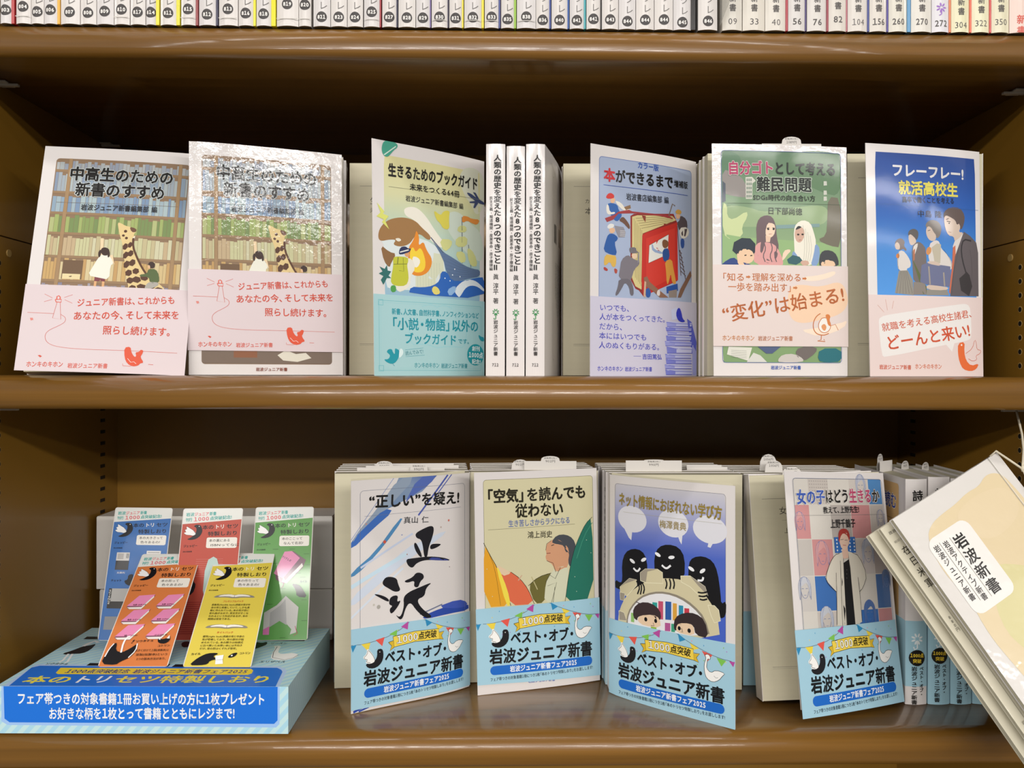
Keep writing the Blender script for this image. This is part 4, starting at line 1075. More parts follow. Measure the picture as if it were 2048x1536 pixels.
C1.P([(13, 24), (22, 17), (34, 15), (48, 14.5), (62, 12), (74, 13), (84, 9), (93, 11), (99, 18), (101, 60), (101, 140), (98, 172), (60, 176), (34, 172), (22, 168), (15, 150), (11, 120), (9, 96), (13, 70), (8, 48)], 'd8c6a0', 2, True)
C1.P([(40, 60), (60, 70), (80, 88), (96, 100), (98, 150), (70, 158), (40, 140), (25, 120), (20, 96)], 'd0c894', 2, True)
C1.P([(60, 120), (84, 100), (98, 120), (98, 165), (76, 168)], 'd4d0bc', 2, True)
C1.P([(40, 20), (70, 16), (96, 24), (92, 44), (60, 50), (44, 40)], 'dac8a4', 2, True)
C1.RR(10, 25, 48, 84, 7, 'e6e2dc')
C1.T('岩波新書', (34, 31), (34, 79), 10.5, '15130f', 3, vert=True, mm=True); C1.T('岩波アクティブ新書', (23, 31), (23, 78), 5.0, '15130f', 2, vert=True, mm=True); C1.T('岩波ジュニア新書', (15, 30), (15, 74), 5.0, '15130f', 2, vert=True, mm=True)
C1.L([(28, 31), (28, 78)], .25, '55503f', mm=True); C1.L([(19, 30), (19, 76)], .25, '55503f', mm=True)
C1.L([(95.5, 0), (95.5, 184)], .5, 'b4b0a6', mm=True); C1.L([(96.3, 0), (96.3, 184)], .3, 'f0eee8', mm=True)
C1.put('cover_print', h1, M['inkcat'] if 'inkcat' in M else M.setdefault('inkcat', printmat('ink_catalogue', .35, .4, .3, (45, .4, .002))), bk, .1, .03)
C2 = Art(106, 184); C2.T('政治', (3.5, 6), (9.5, 6), 2.6, '4a463c', 1, mm=True); C2.T('戦前100年', (3, 13), (15, 13), 2, '8c8778', 0, mm=True); C2.T('在日米軍', (7.5, 17), (7.5, 52), 6.5, '3c382e', 1, vert=True, mm=True)
C2.L([(7, 48), (7, 170)], .3, '8a8574', mm=True); C2.T('880円', (4.5, 72), (4.5, 84), 3, '5a5648', 0, vert=True, mm=True); C2.T('岩波新書', (4.5, 150), (4.5, 164), 2.6, '7a7666', 0, vert=True, mm=True); C2.put('cover_print', h2, M['inkm'], bk2, .1, .03)
st = thing('string', D(2040, 860, 600), 'thin white string looped from the shelf clip to the hanging booklets', 'string')
k0 = D(2031, 813, 632); k1 = D(2047, 900, 612); k2 = D(2045, 938, 600); k3 = q1[1]+V(-2, 0, -1)
tubeob('cord', [k0, D(2036, 835, 628), D(2044, 868, 620), k1, k2], .8, M['string'], st)
tubeob('loop', [k2, (k2+k3)/2+V(0, 0, 1.5), k3+V(0, -2.2, 2.2), k3+V(-4, -1.5, -2)], .8, M['string'], st)
tubeob('knot', [k2+V(0, 0, 2.5), k2+V(.4, 0, 1), k2, k2-V(0, 0, 2)], [.6, 1.3, 1.3, .5], M['string'], st)
tubeob('tail', [k2, D(2052, 955, 598), D(2060, 990, 594), D(2066, 1030, 590)], .5, M['string'], st)
# ------------------------------------------------------------------ cover pictures and lettering
K = '161412'
def row_books(a, x0, x1, y0, y1, cols, wmin=1.7, wmax=3.2, hj=3.0, seed=1):
    rg = random.Random(seed); x = x0
    while x < x1-.4:
        w_ = min(rg.uniform(wmin, wmax), x1-x); h_ = rg.uniform(0, hj)
        c_ = rg.choice(cols); c_ = ''.join('%02x' % int(int(c_[k:k+2], 16)*.76+m_*.24) for k, m_ in ((0, 150), (2, 146), (4, 134)))
        a.add([(x, y0+h_), (x+w_-.18, y0+h_), (x+w_-.18, y1), (x, y1)], c_); a.z -= 1; x += w_
    a.z += 1
def art_library(full=True):
    a = Art(107, 173, [(270, 95), (1197, 146), (1087, 1454), (88, 1410)])
    a.RR(8.5, 9.5, 99, 165, 2.5, '8a7158')
    rows = [(11, 18.5, [['a9b4ba', '98a4b4', 'b4bcc0', '8d9ab2'], '']), (20.5, 36, [['9fb0bf', '8aa2bd', 'b0bfc6', '7c93b4'], '']), (38, 52.5, [['86a5c2', '9db9c9', '6f90b8', 'aac4cc'], '']),
            (54.5, 68.5, [['809a4e', '9db35f', '6d8a48', 'b4c07a'], '']), (70.5, 86.5, [['d0d09c', 'c9bb8c', 'c8ae84', 'd9d6ae'], '']), (88.5, 105, [['dbc083', 'd2a75f', 'e0cd98', 'c99a58'], '']), (107, 122, [['8f8ba2', 'a39eae', '7d7c98'], '']), (124, 140, [['8a8474', '9a8c78'], ''])]
    for i, (y0, y1, (cs, _)) in enumerate(rows):
        row_books(a, 9.2, 17, y0, y1, cs, seed=i+3); row_books(a, 19.5, 91.5, y0, y1, cs, seed=i+31); row_books(a, 94, 98.6, y0, y1, cs, seed=i+61)
    a.RR(21, 90, 34, 104.5, .1, '6e563f'); a.RR(21.5, 100.5, 33, 104.5, .2, 'e0d0a0')
    for y in (18.5, 36, 52.5, 68.5, 86.5, 105, 122): a.RR(8.5, y, 99, y+2, .05, '94795a')
    for x_ in (17, 91.5): a.RR(x_, 9.5, x_+2.3, 140, .05, 'a0835f')
    a.RR(8.7, 140, 98.8, 164.5, 2, '77675a'); a.RR(30, 140, 46, 160, .2, '8a5a3e'); a.P([(60, 158), (66, 154), (73, 157), (80, 156), (84, 160), (74, 163), (64, 162)], 'dcd8c8', 0, True)
    # girl reaching up
    a.L([(597, 640), (594, 700), (590, 760)], 2.0, 'e8cfa8'); a.L([(640, 750), (662, 790), (650, 740)], 1.8, 'e8cfa8')
    a.L([(556, 890), (549, 950)], 1.6, 'd8a878'); a.L([(602, 890), (598, 950)], 1.6, 'd8a878')
    a.P([(552, 862), (612, 868), (612, 895), (588, 893), (584, 880), (578, 893), (548, 892)], '7c3f48')
    a.P([(592, 735), (632, 740), (652, 760), (662, 792), (645, 800), (637, 885), (575, 872), (510, 858), (545, 800), (570, 760)], 'e6e6d8', 1)
    a.E((612, 718), 22, 26, '3c2a24') if False else a.P([(590, 700), (612, 692), (636, 702), (640, 722), (628, 742), (602, 742), (588, 724)], '3c2a24', 1)
    a.P([(588, 705), (574, 718), (572, 745), (582, 755), (592, 725)], '3c2a24', 1); a.P([(634, 708), (642, 722), (640, 750), (628, 755), (628, 728)], '3c2a24', 1)
    # giraffe
    gir = 'dcc48c'
    a.P([(688, 549), (704, 550), (735, 568), (762, 574), (792, 588), (798, 605), (782, 618), (790, 640), (770, 645), (778, 700), (800, 760), (830, 815), (870, 862), (930, 905), (975, 945), (978, 1050), (740, 1040), (752, 940), (738, 860), (726, 760), (718, 680), (700, 620), (694, 590)], gir, 1)
    a.P([(758, 572), (800, 585), (797, 606), (770, 605)], '6b4a38', 1); a.P([(775, 640), (792, 625), (788, 650)], 'e8e0c8')
    a.L([(782, 640), (778, 690), (800, 750), (830, 812), (868, 868)], 1.4, '5a3a28', sm=1)
    for (x, y, rx, ry) in ((735, 600, 1, 1.1), (722, 625, .9, .9), (740, 640, .9, 1), (733, 690, 1.5, 2.5), (762, 680, 1.3, 2.2), (735, 740, 1.5, 2.7), (765, 730, 1.6, 2.4), (740, 795, 1.7, 2.8), (775, 785, 1.8, 2.6), (752, 845, 2, 2.4), (795, 835, 2, 2.2), (760, 890, 2.1, 2.3), (800, 885, 2.6, 2.3), (845, 875, 2.4, 2),
                           (775, 935, 2.2, 2.2), (830, 930, 3, 2.3), (885, 925, 2.4, 2.1), (935, 945, 2.6, 1.7), (905, 955, 1.2, 1.2)):
        c = a.m((x, y)); a.E(c, rx*1.18, ry*1.12, '553626', 15, mm=True, n=6)
    # boy on the giraffe
    a.P([(868, 790), (885, 778), (908, 785), (912, 805), (900, 820), (876, 815)], '3a2a26', 1); a.P([(868, 800), (880, 800), (882, 822), (870, 820)], 'e0b890', 1)
    a.P([(870, 822), (915, 822), (935, 860), (935, 905), (880, 905), (872, 868), (820, 868), (818, 855), (862, 850)], '55653c', 1)
    a.P([(880, 898), (935, 902), (925, 925), (860, 945), (845, 935), (862, 908)], 'a8a49c', 1)
    a.T('中高生のための', (408, 258), (1024, 290), 11.8, K, 4, halo='c4cccc'); a.T('新書のすすめ', (440, 350), (972, 377), 11.8, K, 4, halo='c4cccc')
    a.L([(330, 425), (1050, 455)], .2, '8a7c6c'); a.T('岩波ジュニア新書編集部 編', (473, 456), (925, 474), 5.2, '2a2a2e', 2)
    a.T('岩波ジュニア新書', (45, 168.8), (67, 168.8), 3.0, '8c4a38', 2, mm=True)
    return a
def pinkfish(a, col, c):
    a.P([(c[0]+x, c[1]+y) for x, y in ((0, 0), (37, -5), (42, 25), (55, 48), (66, 55), (72, 48), (66, 28), (88, 26), (98, 12), (115, 18), (108, 38), (96, 55), (118, 88), (95, 92), (85, 105), (50, 110), (18, 92), (2, 58))], col, 1)
    a.L([(c[0]+20, c[1]+62), (c[0]+40, c[1]+85), (c[0]+58, c[1]+82), (c[0]+72, c[1]+94)], .3, 'f0dcd8'); a.L([(c[0]-8, c[1]+92), (c[0]-8, c[1]+104), (c[0]+40, c[1]+108)], .25, col)
def art_pinkband():
    a = Art(107, 63, [(160, 935), (1110, 970), (1085, 1458), (88, 1412)]); R_ = 'cf4a32'; l = 'cc6a60'
    a.L([(262, 990), (305, 1012)], .3, l); a.L([(258, 1032), (303, 1020)], .3, l); a.L([(370, 1010), (417, 995)], .3, l); a.L([(372, 1022), (415, 1042)], .3, l)
    a.L([(330, 1035), (304, 1122), (350, 1130), (347, 1036)], .3, l); a.L([(320, 1020), (354, 1020), (352, 1036), (324, 1034), (320, 1020)], .6, 'd8604e'); a.L([(328, 1018), (330, 1004), (340, 1000), (348, 1008), (346, 1020)], .7, 'd8604e')
    a.L([(167, 1090), (310, 1098)], .3, l); a.L([(350, 1103), (378, 1120), (375, 1145), (340, 1165), (280, 1190), (258, 1220), (270, 1260), (330, 1285), (480, 1300), (700, 1308), (1035, 1325)], .3, l, sm=2)
    a.T('ジュニア新書は、これからも', (440, 1040), (1012, 1024), 6.4, R_, 2); a.T('あなたの今、そして未来を', (418, 1112), (1042, 1108), 6.8, R_, 2); a.T('照らし続けます。', (587, 1192), (1000, 1205), 7.0, R_, 2)
    a.T('ホンキのキホン', (155, 1378), (362, 1383), 4.6, 'd8604e', 2); a.T('岩波ジュニア新書', (386, 1390), (619, 1397), 3.9, 'd8604e', 2); a.P([(220, 1330), (232, 1328), (243, 1335), (234, 1342)], R_)
    a.P([(180, 1120), (196, 1120), (198, 1132), (184, 1135)], 'd8857a'); a.L([(860, 1390), (890, 1392)], .3, R_)
    pinkfish(a, 'd9502e', (715, 1292))
    return a
# A1, A2
art_library().put('cover_print', pA1, M['ink'], rA1)
def band(r, patch, m, fn, ink='inkm', name='paper_band'):
    s = sheet(name, patch, .2, M[m], r); a = fn(); a.put('band_print', patch, M[ink], s)
    return s
band(rA1, pA1.sub((-.004, .634), (1.004, .632), (1.004, 1.004), (-.004, 1.002), .8), 'pinkband', art_pinkband)
art_library().put('cover_print', pA2, M['inkc'], rA2)
band(rA2, pA2.sub((-.006, .547), (1.0, .546), (1.0, .897), (-.006, .895), .8), 'pinkband', art_pinkband)
# A3: ship and backpacker
a = Art(107, 173, [(187, 48), (852, 187), (852, 1455), (203, 1460)])
a.RR(10, 10.5, 102, 120, 2.5, 'b9cdbc', grad=[(0, 'd6d09a'), (.25, 'd0d0a2'), (.45, 'bccfb8'), (.7, 'a9c9cc'), (1, '8fb6cf')])
a.P([(720, 230), (780, 225), (840, 260), (850, 330), (850, 470), (800, 520), (770, 450), (730, 400), (690, 300)], 'd3d6c4', 2)
a.P([(370, 470), (440, 462), (500, 520), (560, 620), (640, 720), (560, 700), (520, 655), (470, 600), (430, 540), (380, 520)], 'e8e4d6', 2); a.P([(600, 520), (680, 480), (760, 560), (840, 620), (850, 800), (760, 760), (640, 640)], 'cbd8cc', 2)
a.P([(240, 660), (300, 655), (420, 640), (540, 680), (600, 760), (620, 900), (560, 960), (330, 960), (262, 940), (262, 700)], 'd9e2e2', 1)
a.P([(440, 830), (500, 800), (500, 780), (540, 790), (545, 740), (600, 750), (610, 950), (440, 950)], 'd2d6bc')
for i in range(9): a.L([(450+16*i, 800), (452+16*i, 940)], .15, 'a9b49c')
a.P([(222, 640), (236, 585), (285, 538), (370, 525), (440, 548), (475, 590), (525, 635), (526, 662), (505, 662), (465, 625), (435, 640), (405, 690), (350, 705), (308, 690), (330, 662), (290, 660), (236, 672)], '9c7446', 2)
a.P([(238, 690), (290, 735), (330, 745), (300, 800), (290, 830), (258, 790)], '8a6540', 1); a.P([(320, 655), (345, 650), (360, 665), (340, 675)], 'e4e0d0', 1)
a.P([(400, 705), (418, 680), (436, 640), (444, 600), (462, 650), (456, 700), (486, 670), (500, 720), (540, 780), (520, 850), (470, 880), (410, 870), (395, 780)], 'e08a2c', 2)
a.P([(405, 730), (425, 700), (440, 740), (470, 700), (500, 790), (490, 850), (440, 860), (410, 830)], 'f0cf3c', 2); a.P([(420, 760), (450, 765), (470, 790), (450, 830), (425, 820)], 'eceade', 1)
a.P([(342, 742), (352, 706), (382, 700), (396, 714), (416, 714), (404, 738), (352, 752)], '28325a', 1); a.L([(350, 736), (400, 722)], .9, 'dfe0d8'); a.P([(372, 745), (400, 738), (408, 755), (388, 768)], 'd8a070', 1)
a.P([(380, 770), (420, 775), (440, 830), (410, 880), (410, 930), (380, 960), (340, 975), (322, 930)], 'e6e2d4', 1)
a.P([(310, 770), (330, 760), (395, 765), (398, 792), (390, 810), (398, 860), (400, 900), (385, 935), (330, 938), (298, 920), (300, 880), (312, 820)], 'bfc23a', 1); a.L([(312, 808), (392, 806)], .5, '7c8430'); a.L([(340, 765), (336, 806)], .6, '55602c'); a.L([(368, 768), (372, 850), (345, 845)], .4, '7c8430')
a.P([(295, 935), (325, 930), (330, 970), (300, 975)], '4c9a4c', 1)
a.P([(228, 862), (250, 850), (232, 820), (262, 835), (275, 812), (280, 845), (300, 850), (285, 875), (300, 890), (275, 890), (255, 930), (240, 900), (255, 878)], '2c6a66', 0)
a.P([(525, 648), (545, 680), (600, 735), (660, 770), (730, 815), (780, 832), (826, 838), (824, 878), (760, 890), (700, 905), (650, 910), (620, 860), (598, 770)], '5c7396', 1)
for i in range(6): a.L([(600+6*i, 760+24*i), (700, 810+14*i), (822, 846+6*i)], .18, '46597c')
a.L([(527, 648), (600, 738)], .8, '4a5878'); a.L([(712, 525), (714, 800)], .6, '3a4260'); a.L([(752, 690), (768, 825)], .5, '3a4260')
for q in ([(690, 578), (736, 576), (742, 616), (682, 616)], [(676, 645), (746, 640), (742, 702), (672, 704)], [(575, 656), (652, 660), (650, 702), (604, 738)], [(668, 735), (724, 728), (740, 790), (700, 800)], [(745, 700), (790, 740), (812, 815), (770, 820), (748, 770)]): a.P(q, 'cdd08c', 1)
a.P([(712, 518), (745, 520), (770, 535), (825, 538), (806, 572), (770, 560), (745, 545), (712, 562)], 'd98a3c', 1)
a.P([(540, 480), (585, 520), (600, 490), (640, 486), (632, 540), (638, 600), (600, 598), (580, 560), (560, 545)], 'd9cf55', 2)
a.P([(400, 985), (412, 940), (480, 945), (540, 935), (580, 905), (586, 850), (620, 850), (650, 905), (720, 905), (800, 885), (855, 880), (855, 1010)], '2a62b4', 1)
a.P([(660, 960), (720, 900), (790, 895), (855, 950), (855, 970), (800, 930), (740, 935), (700, 1000), (690, 1000)], 'dfe6ea', 2); a.P([(620, 960), (670, 930), (680, 960), (640, 1000)], '8fb4dc', 1)
for (x, y) in ((668, 836), (655, 870), (640, 905), (735, 935), (700, 880), (610, 890)): a.E(a.m((x, y)), .55, .55, 'eef2f4', mm=True, n=8)
a.P([(530, 960), (545, 935), (570, 945), (585, 980), (550, 990)], 'ded070', 1)
a.P([(216, 438), (260, 492), (252, 506), (284, 520), (264, 548), (288, 600), (246, 556), (256, 540), (214, 520), (238, 498)], 'd8dc70')
a.P([(245, 92), (258, 64), (290, 64), (330, 80), (338, 104), (312, 124), (280, 165), (256, 156), (244, 128)], '3f9c84', 2); a.L([(258, 150), (325, 100)], .8, 'cfe0d4')
a.P([(738, 376), (765, 382), (800, 408), (855, 436), (855, 450), (812, 440), (758, 402)], '37446e', 1); a.P([(780, 374), (796, 378), (828, 430), (806, 418)], '37446e'); a.P([(812, 440), (792, 470), (782, 468), (790, 440), (760, 440), (758, 432), (800, 426)], '37446e')
a.L([(284, 342), (835, 420)], .2, '8c8c74')
a.T('生きるためのブックガイド', (280, 240), (810, 328), 10.4, K, 4); a.T('未来をつくる64冊', (404, 343), (697, 391), 5.6, K, 2); a.T('岩波ジュニア新書編集部 編', (381, 412), (720, 463), 5.0, '24242a', 1)
a.put('cover_print', pA3, M['ink'], rA3)
def art_teal():
    a = Art(107, 60, [(190, 968), (858, 1003), (862, 1455), (203, 1460)]); C_ = '1394a4'
    a.frame(4.5, 4.5, 103, 56, 1, .3, '6cb8c0'); a.frame(6, 6, 101.5, 54.5, .5, .15, '8cc8ce')
    for c in ((6, 6), (6, 54.5)): a.frame(c[0]-2, c[1]-2, c[0]+2, c[1]+2, .1, .35, '6cb8c0')
    a.L([(560, 1290), (500, 1268), (400, 1275), (400, 1140), (500, 1135), (560, 1160), (640, 1140), (740, 1150), (740, 1290), (640, 1280), (560, 1290)], 1.0, '9ccdd2', sm=1); a.L([(470, 1042), (520, 1026), (560, 1045), (600, 1030), (650, 1050)], .8, '9ccdd2')
    a.T('新書、人文書、自然科学書、ノンフィクションなど', (296, 1074), (820, 1092), 5.0, C_, 3); a.T('「小説・物語」以外の', (290, 1148), (820, 1158), 9.8, C_, 3); a.T('ブックガイド', (370, 1236), (682, 1244), 8.8, C_, 3); a.T('です。', (688, 1249), (765, 1251), 4.4, C_, 2)
    a.E(a.m((802, 1330)), 9.4, 8.6, '1699a4', mm=True, n=28); a.E(a.m((802, 1330)), 8.8, 8.0, '1394a0', mm=True, n=28)
    a.T('創刊', (778, 1292), (830, 1294), 4.2, 'e8f4f4', 3); a.T('1000点', (756, 1330), (852, 1334), 5.2, 'e8f4f4', 3); a.T('記念!', (778, 1370), (836, 1374), 4.2, 'e8f4f4', 3)
    a.T('読んでみて!', (378, 1326), (482, 1313), 3.6, '4a8e98', 1); a.L([(376, 1305), (482, 1292)], .2, C_); a.L([(380, 1345), (490, 1335)], .2, C_)
    a.P([(270, 1318), (280, 1302), (300, 1300), (306, 1318), (318, 1335), (318, 1300), (322, 1296), (345, 1308), (342, 1340), (336, 1362), (318, 1385), (296, 1390), (270, 1378), (255, 1362), (282, 1362), (292, 1340), (284, 1330)], C_, 1); a.P([(345, 1296), (362, 1300), (368, 1325), (352, 1350), (340, 1352)], 'd8ecec', 1)
    a.L([(306, 1388), (318, 1402)], .3, C_); a.P([(818, 1206), (838, 1220), (856, 1222), (858, 1248), (836, 1246), (824, 1230)], C_, 1)
    a.T('ホンキのキホン', (430, 1396), (578, 1396), 4.6, '4aa0aa', 2); a.T('岩波ジュニア新書', (588, 1398), (750, 1398), 4.0, '3c98a4', 2)
    return a
band(rA3, pA3.sub((-.003, .656), (1, .656), (1, 1.002), (-.003, 1.002), .8), 'tealband', art_teal)
# A4: workmen and the giant red book
a = Art(107, 173, [(238, 78), (861, 205), (865, 1455), (240, 1460)])
a.RR(8, 8.5, 101, 150, 2.5, 'a2b0ca'); a.frame(8, 8.5, 101, 150, 2.5, .4, '4a64a8')
o = '3a3036'
def fig(pts, c, sm=1): a.P(pts, c, sm)
fig([(470, 515), (490, 503), (720, 508), (742, 560), (745, 900), (545, 990), (520, 955), (500, 945), (472, 890)], '8c2c26', 0)
fig([(480, 520), (510, 512), (712, 520), (735, 545), (540, 620), (535, 950), (500, 930), (480, 880)], 'cfc288', 0)
for i in range(6): a.L([(490+9*i, 530+14*i), (500+8*i, 880+12*i)], .3, '7c6c48')
for i in range(5): a.L([(500+8*i, 530+15*i), (718, 522+8*i)], .3, '7c6c48')
fig([(538, 630), (560, 615), (742, 558), (748, 895), (600, 965), (545, 990), (534, 900)], 'bd2c24', 0); fig([(560, 650), (728, 590), (732, 870), (562, 960)], 'c9382c', 0)
fig([(578, 690), (690, 628), (686, 745), (574, 795)], 'dcdcd4', 0); a.L([(578, 690), (690, 628), (686, 745), (574, 795), (578, 690)], .3, o)
# the man pasting the sheet
fig([(652, 665), (668, 655), (690, 670), (690, 695), (672, 712), (654, 700)], '7a5236'); fig([(590, 690), (598, 682), (606, 715), (655, 730), (655, 745), (596, 728)], '8fa4c4'); fig([(655, 715), (692, 706), (698, 770), (668, 792), (655, 765)], '2a4e8c')
fig([(668, 785), (710, 770), (720, 830), (735, 900), (735, 920), (712, 915), (704, 850), (690, 918), (680, 918), (676, 840)], 'cf9440'); fig([(678, 935), (745, 916), (748, 958), (680, 975)], '24509c', 0); a.P([(690, 960), (742, 950), (740, 998), (694, 998)], '8c8078')
# man in the red cap
fig([(326, 408), (336, 382), (358, 374), (378, 392), (372, 412)], 'c83a34'); fig([(350, 412), (382, 405), (380, 432), (360, 440)], 'dcb08c'); fig([(336, 440), (360, 434), (395, 446), (402, 480), (425, 505), (400, 545), (378, 540), (352, 500), (338, 480)], '2f5fa4'); fig([(330, 450), (342, 440), (352, 492), (380, 488), (382, 500), (345, 505), (332, 492)], 'e0dcd0'); fig([(378, 420), (415, 434), (440, 470), (470, 478), (468, 490), (432, 484), (400, 455)], 'e0dcd0')
fig([(402, 540), (425, 515), (448, 540), (468, 575), (464, 596), (448, 578), (428, 555)], '6a4a3a'); fig([(322, 525), (380, 505), (400, 488), (462, 478), (478, 488), (560, 500), (690, 515), (720, 540), (640, 520), (480, 500), (400, 500), (370, 535), (335, 548)], '9c3a3c', 0)
fig([(432, 462), (468, 450), (472, 470), (444, 480)], '8a6a4c', 0)
# boy in the blue coat
fig([(334, 575), (352, 556), (378, 562), (372, 582), (345, 590)], 'dcdcd8'); fig([(346, 588), (376, 580), (384, 604), (364, 618), (350, 608)], 'dcb08c'); fig([(342, 618), (372, 616), (400, 640), (392, 660), (378, 668), (396, 745), (360, 742), (314, 718), (326, 665)], '24569c'); fig([(324, 738), (362, 744), (390, 748), (388, 810), (368, 818), (352, 780), (330, 806), (316, 800)], 'd3ac50'); fig([(318, 810), (342, 826), (338, 840), (316, 830)], 'a83a34'); fig([(376, 820), (398, 830), (392, 856), (380, 850)], 'a84a3c'); fig([(378, 570), (430, 580), (442, 610), (438, 640), (402, 640), (386, 600)], '8c8a92', 0)
for i in range(4): a.L([(410, 600+10*i), (440, 604+10*i)], .3, 'd8d8d8')
# gentleman in grey
fig([(462, 712), (468, 700), (500, 700), (506, 724), (520, 732), (470, 738)], '6e6a70'); fig([(474, 738), (506, 736), (508, 764), (484, 772)], 'e0c4a4'); fig([(418, 772), (455, 742), (480, 765), (510, 780), (518, 772), (524, 800), (492, 830), (478, 880), (462, 912), (402, 880), (410, 830)], '77727a'); fig([(404, 885), (470, 885), (488, 935), (490, 985), (470, 985), (464, 935), (440, 905), (420, 945), (396, 985), (382, 982), (400, 930)], '68646c'); a.L([(518, 730), (514, 790)], 1, '8a8a94')
# man on the ladder
fig([(728, 495), (745, 480), (768, 492), (764, 512), (735, 508)], 'c89a48'); fig([(730, 508), (760, 512), (758, 535), (738, 540)], 'dcb08c'); fig([(760, 515), (800, 540), (806, 590), (790, 650), (768, 650), (752, 600), (738, 560), (756, 548)], '50464a'); fig([(752, 590), (806, 585), (818, 625), (790, 655), (762, 650)], 'dcd8cc'); fig([(764, 650), (785, 655), (786, 700), (772, 715), (762, 690)], '2a4e94'); a.L([(690, 520), (712, 450), (728, 462)], .9, '7a6a5c')
a.L([(742, 580), (765, 870)], .6, '5a4238'); a.L([(758, 720), (794, 890)], .6, '5a4238')
for i in range(6): a.L([(752+2*i, 720+24*i), (770+5*i, 742+26*i)], .5, '5a4238')
# two workers below
fig([(545, 880), (565, 872), (580, 905), (630, 950), (690, 998), (640, 998), (600, 960), (555, 930)], '8a6450', 0); fig([(825, 840), (832, 870), (790, 945), (765, 998), (745, 998), (760, 950)], '7c5c4a', 0); fig([(555, 950), (575, 938), (588, 965), (582, 998), (560, 995)], '28549c'); fig([(550, 900), (560, 905), (556, 998), (545, 990)], 'c9a88c', 0); fig([(624, 955), (640, 950), (640, 990), (620, 985)], 'd8cfc8')
a.T('カラー版', (508, 216), (630, 240), 5.6, '2f58b0', 2); a.T('本', (314, 264), (381, 276), 10.6, 'cc2a30', 4); a.T('ができるまで', (381, 277), (716, 328), 10.6, K, 4); a.T('増補版', (720, 330), (806, 344), 6.0, K, 3)
a.L([(313, 326), (806, 402)], .35, '3c5cb0'); a.T('岩波書店編集部 編', (444, 400), (690, 430), 5.8, '22242c', 1)
a.put('cover_print', pA4, M['ink'], rA4)
def art_lilac():
    a = Art(107, 60, [(235, 985), (865, 1012), (867, 1455), (243, 1460)]); C_ = '3a40b4'
    for i, (s_, x1) in enumerate((('いつでも、', 466), ('人が本をつくってきた。', 672), ('だから、', 428), ('本にはいつでも', 560), ('人のぬくもりがある。', 640))):
        y = 1052+56*i; a.T(s_, (288, y), (x1, y+3+(x1-288)*.02), 5.6, C_, 1)
    a.L([(485, 1340), (528, 1340)], .3, C_); a.T('吉田篤弘', (534, 1342), (648, 1344), 4.6, C_, 2); a.T('ホンキのキホン', (282, 1415), (428, 1416), 4.4, C_, 2); a.T('岩波ジュニア新書', (438, 1417), (592, 1417), 3.9, C_, 2)
    a.P([(800, 1110), (830, 1130), (864, 1250), (864, 1320), (832, 1320)], '5a62c8'); a.P([(835, 1270), (864, 1268), (864, 1450), (838, 1450)], '9ea2da')
    ys = [1130, 1162, 1188, 1212, 1245, 1278, 1322, 1352, 1385, 1415]; xs = [(672, 832), (668, 830), (676, 832), (670, 828), (664, 832), (674, 834), (666, 828), (670, 832), (664, 830), (668, 834)]
    for i, (y, (x0, x1)) in enumerate(zip(ys, xs)):
        h_ = (ys[i+1] if i < 9 else 1450)-y
        a.P([(x0, y+4), (x0+20, y), (x1, y+6), (x1-4, y+h_-4), (x0+4, y+h_-2)], ('bcc0e4', 'a8ace0', 'c6c8e8')[i % 3]); a.L([(x0, y+4), (x0+60, y+h_*.35), (x1, y+h_*.4)], .35, '4a50c0'); a.L([(x0+4, y+h_-2), (x1, y+h_-3)], .5, '3c42b4')
        a.P([(x0, y+5), (x0+60, y+h_*.4), (x0+60, y+h_-2), (x0+4, y+h_-3)], '7c82d0' if i % 2 else '979bd8')
    a.P([(700, 1060), (735, 1042), (745, 1110), (705, 1122)], 'c4cae4'); a.P([(738, 1050), (752, 1045), (764, 1075), (770, 1110), (790, 1128), (765, 1134), (740, 1120), (728, 1085)], '2a34b0', 1)
    return a
band(rA4, pA4.sub((-.004, .657), (1, .66), (1, 1.002), (-.004, 1.002), .8), 'lilacband', art_lilac)
# A5: park
a = Art(107, 173, [(125, 108), (922, 128), (930, 1470), (140, 1470)])
a.RR(7, 5, 102, 163, 2.5, '7d9872', grad=[(0, '5f8062'), (.2, '6f8c6c'), (.38, '84a078'), (.6, '98ae7e'), (1, '7a9a68')])
a.P([(180, 150), (260, 160), (300, 200), (280, 260), (200, 300), (185, 280)], '557a5c', 2); a.P([(600, 160), (760, 150), (890, 170), (888, 420), (780, 400), (640, 330), (560, 260)], '5a7b58', 2)
a.P([(185, 260), (260, 280), (320, 330), (340, 430), (250, 420), (188, 400)], '8a8480', 1); a.P([(185, 470), (330, 480), (440, 520), (700, 470), (820, 480), (800, 600), (500, 600), (190, 600)], '93aa80', 2)
a.P([(322, 308), (360, 306), (382, 330), (362, 345), (362, 435), (324, 436)], 'c9c8bc')
for i in range(3):
    for j in range(5): a.P([(328+11*i, 316+24*j), (336+11*i, 316+24*j), (336+11*i, 332+24*j), (328+11*i, 332+24*j)], '7b8a7c')
for q in ((784, 330), (784, 385), (784, 420)): a.P([(q[0], q[1]), (q[0]+18, q[1]), (q[0]+20, q[1]+24), (q[0], q[1]+26)], 'c2c4b8')
a.P([(188, 330), (205, 345), (206, 450), (186, 456)], '4a5460', 0); a.P([(188, 455), (215, 470), (215, 540), (250, 560), (330, 505), (335, 540), (300, 600), (310, 650), (240, 680), (190, 640)], 'c4d09a', 1)
a.P([(188, 640), (300, 660), (880, 700), (882, 840), (186, 830)], '8fb078', 0)
a.P([(810, 420), (888, 430), (892, 720), (820, 710), (745, 675), (800, 650), (806, 560)], '6f6a5a', 1); a.P([(500, 590), (760, 580), (760, 600), (500, 612)], '7c9a98', 0)
hair = '6a585c'
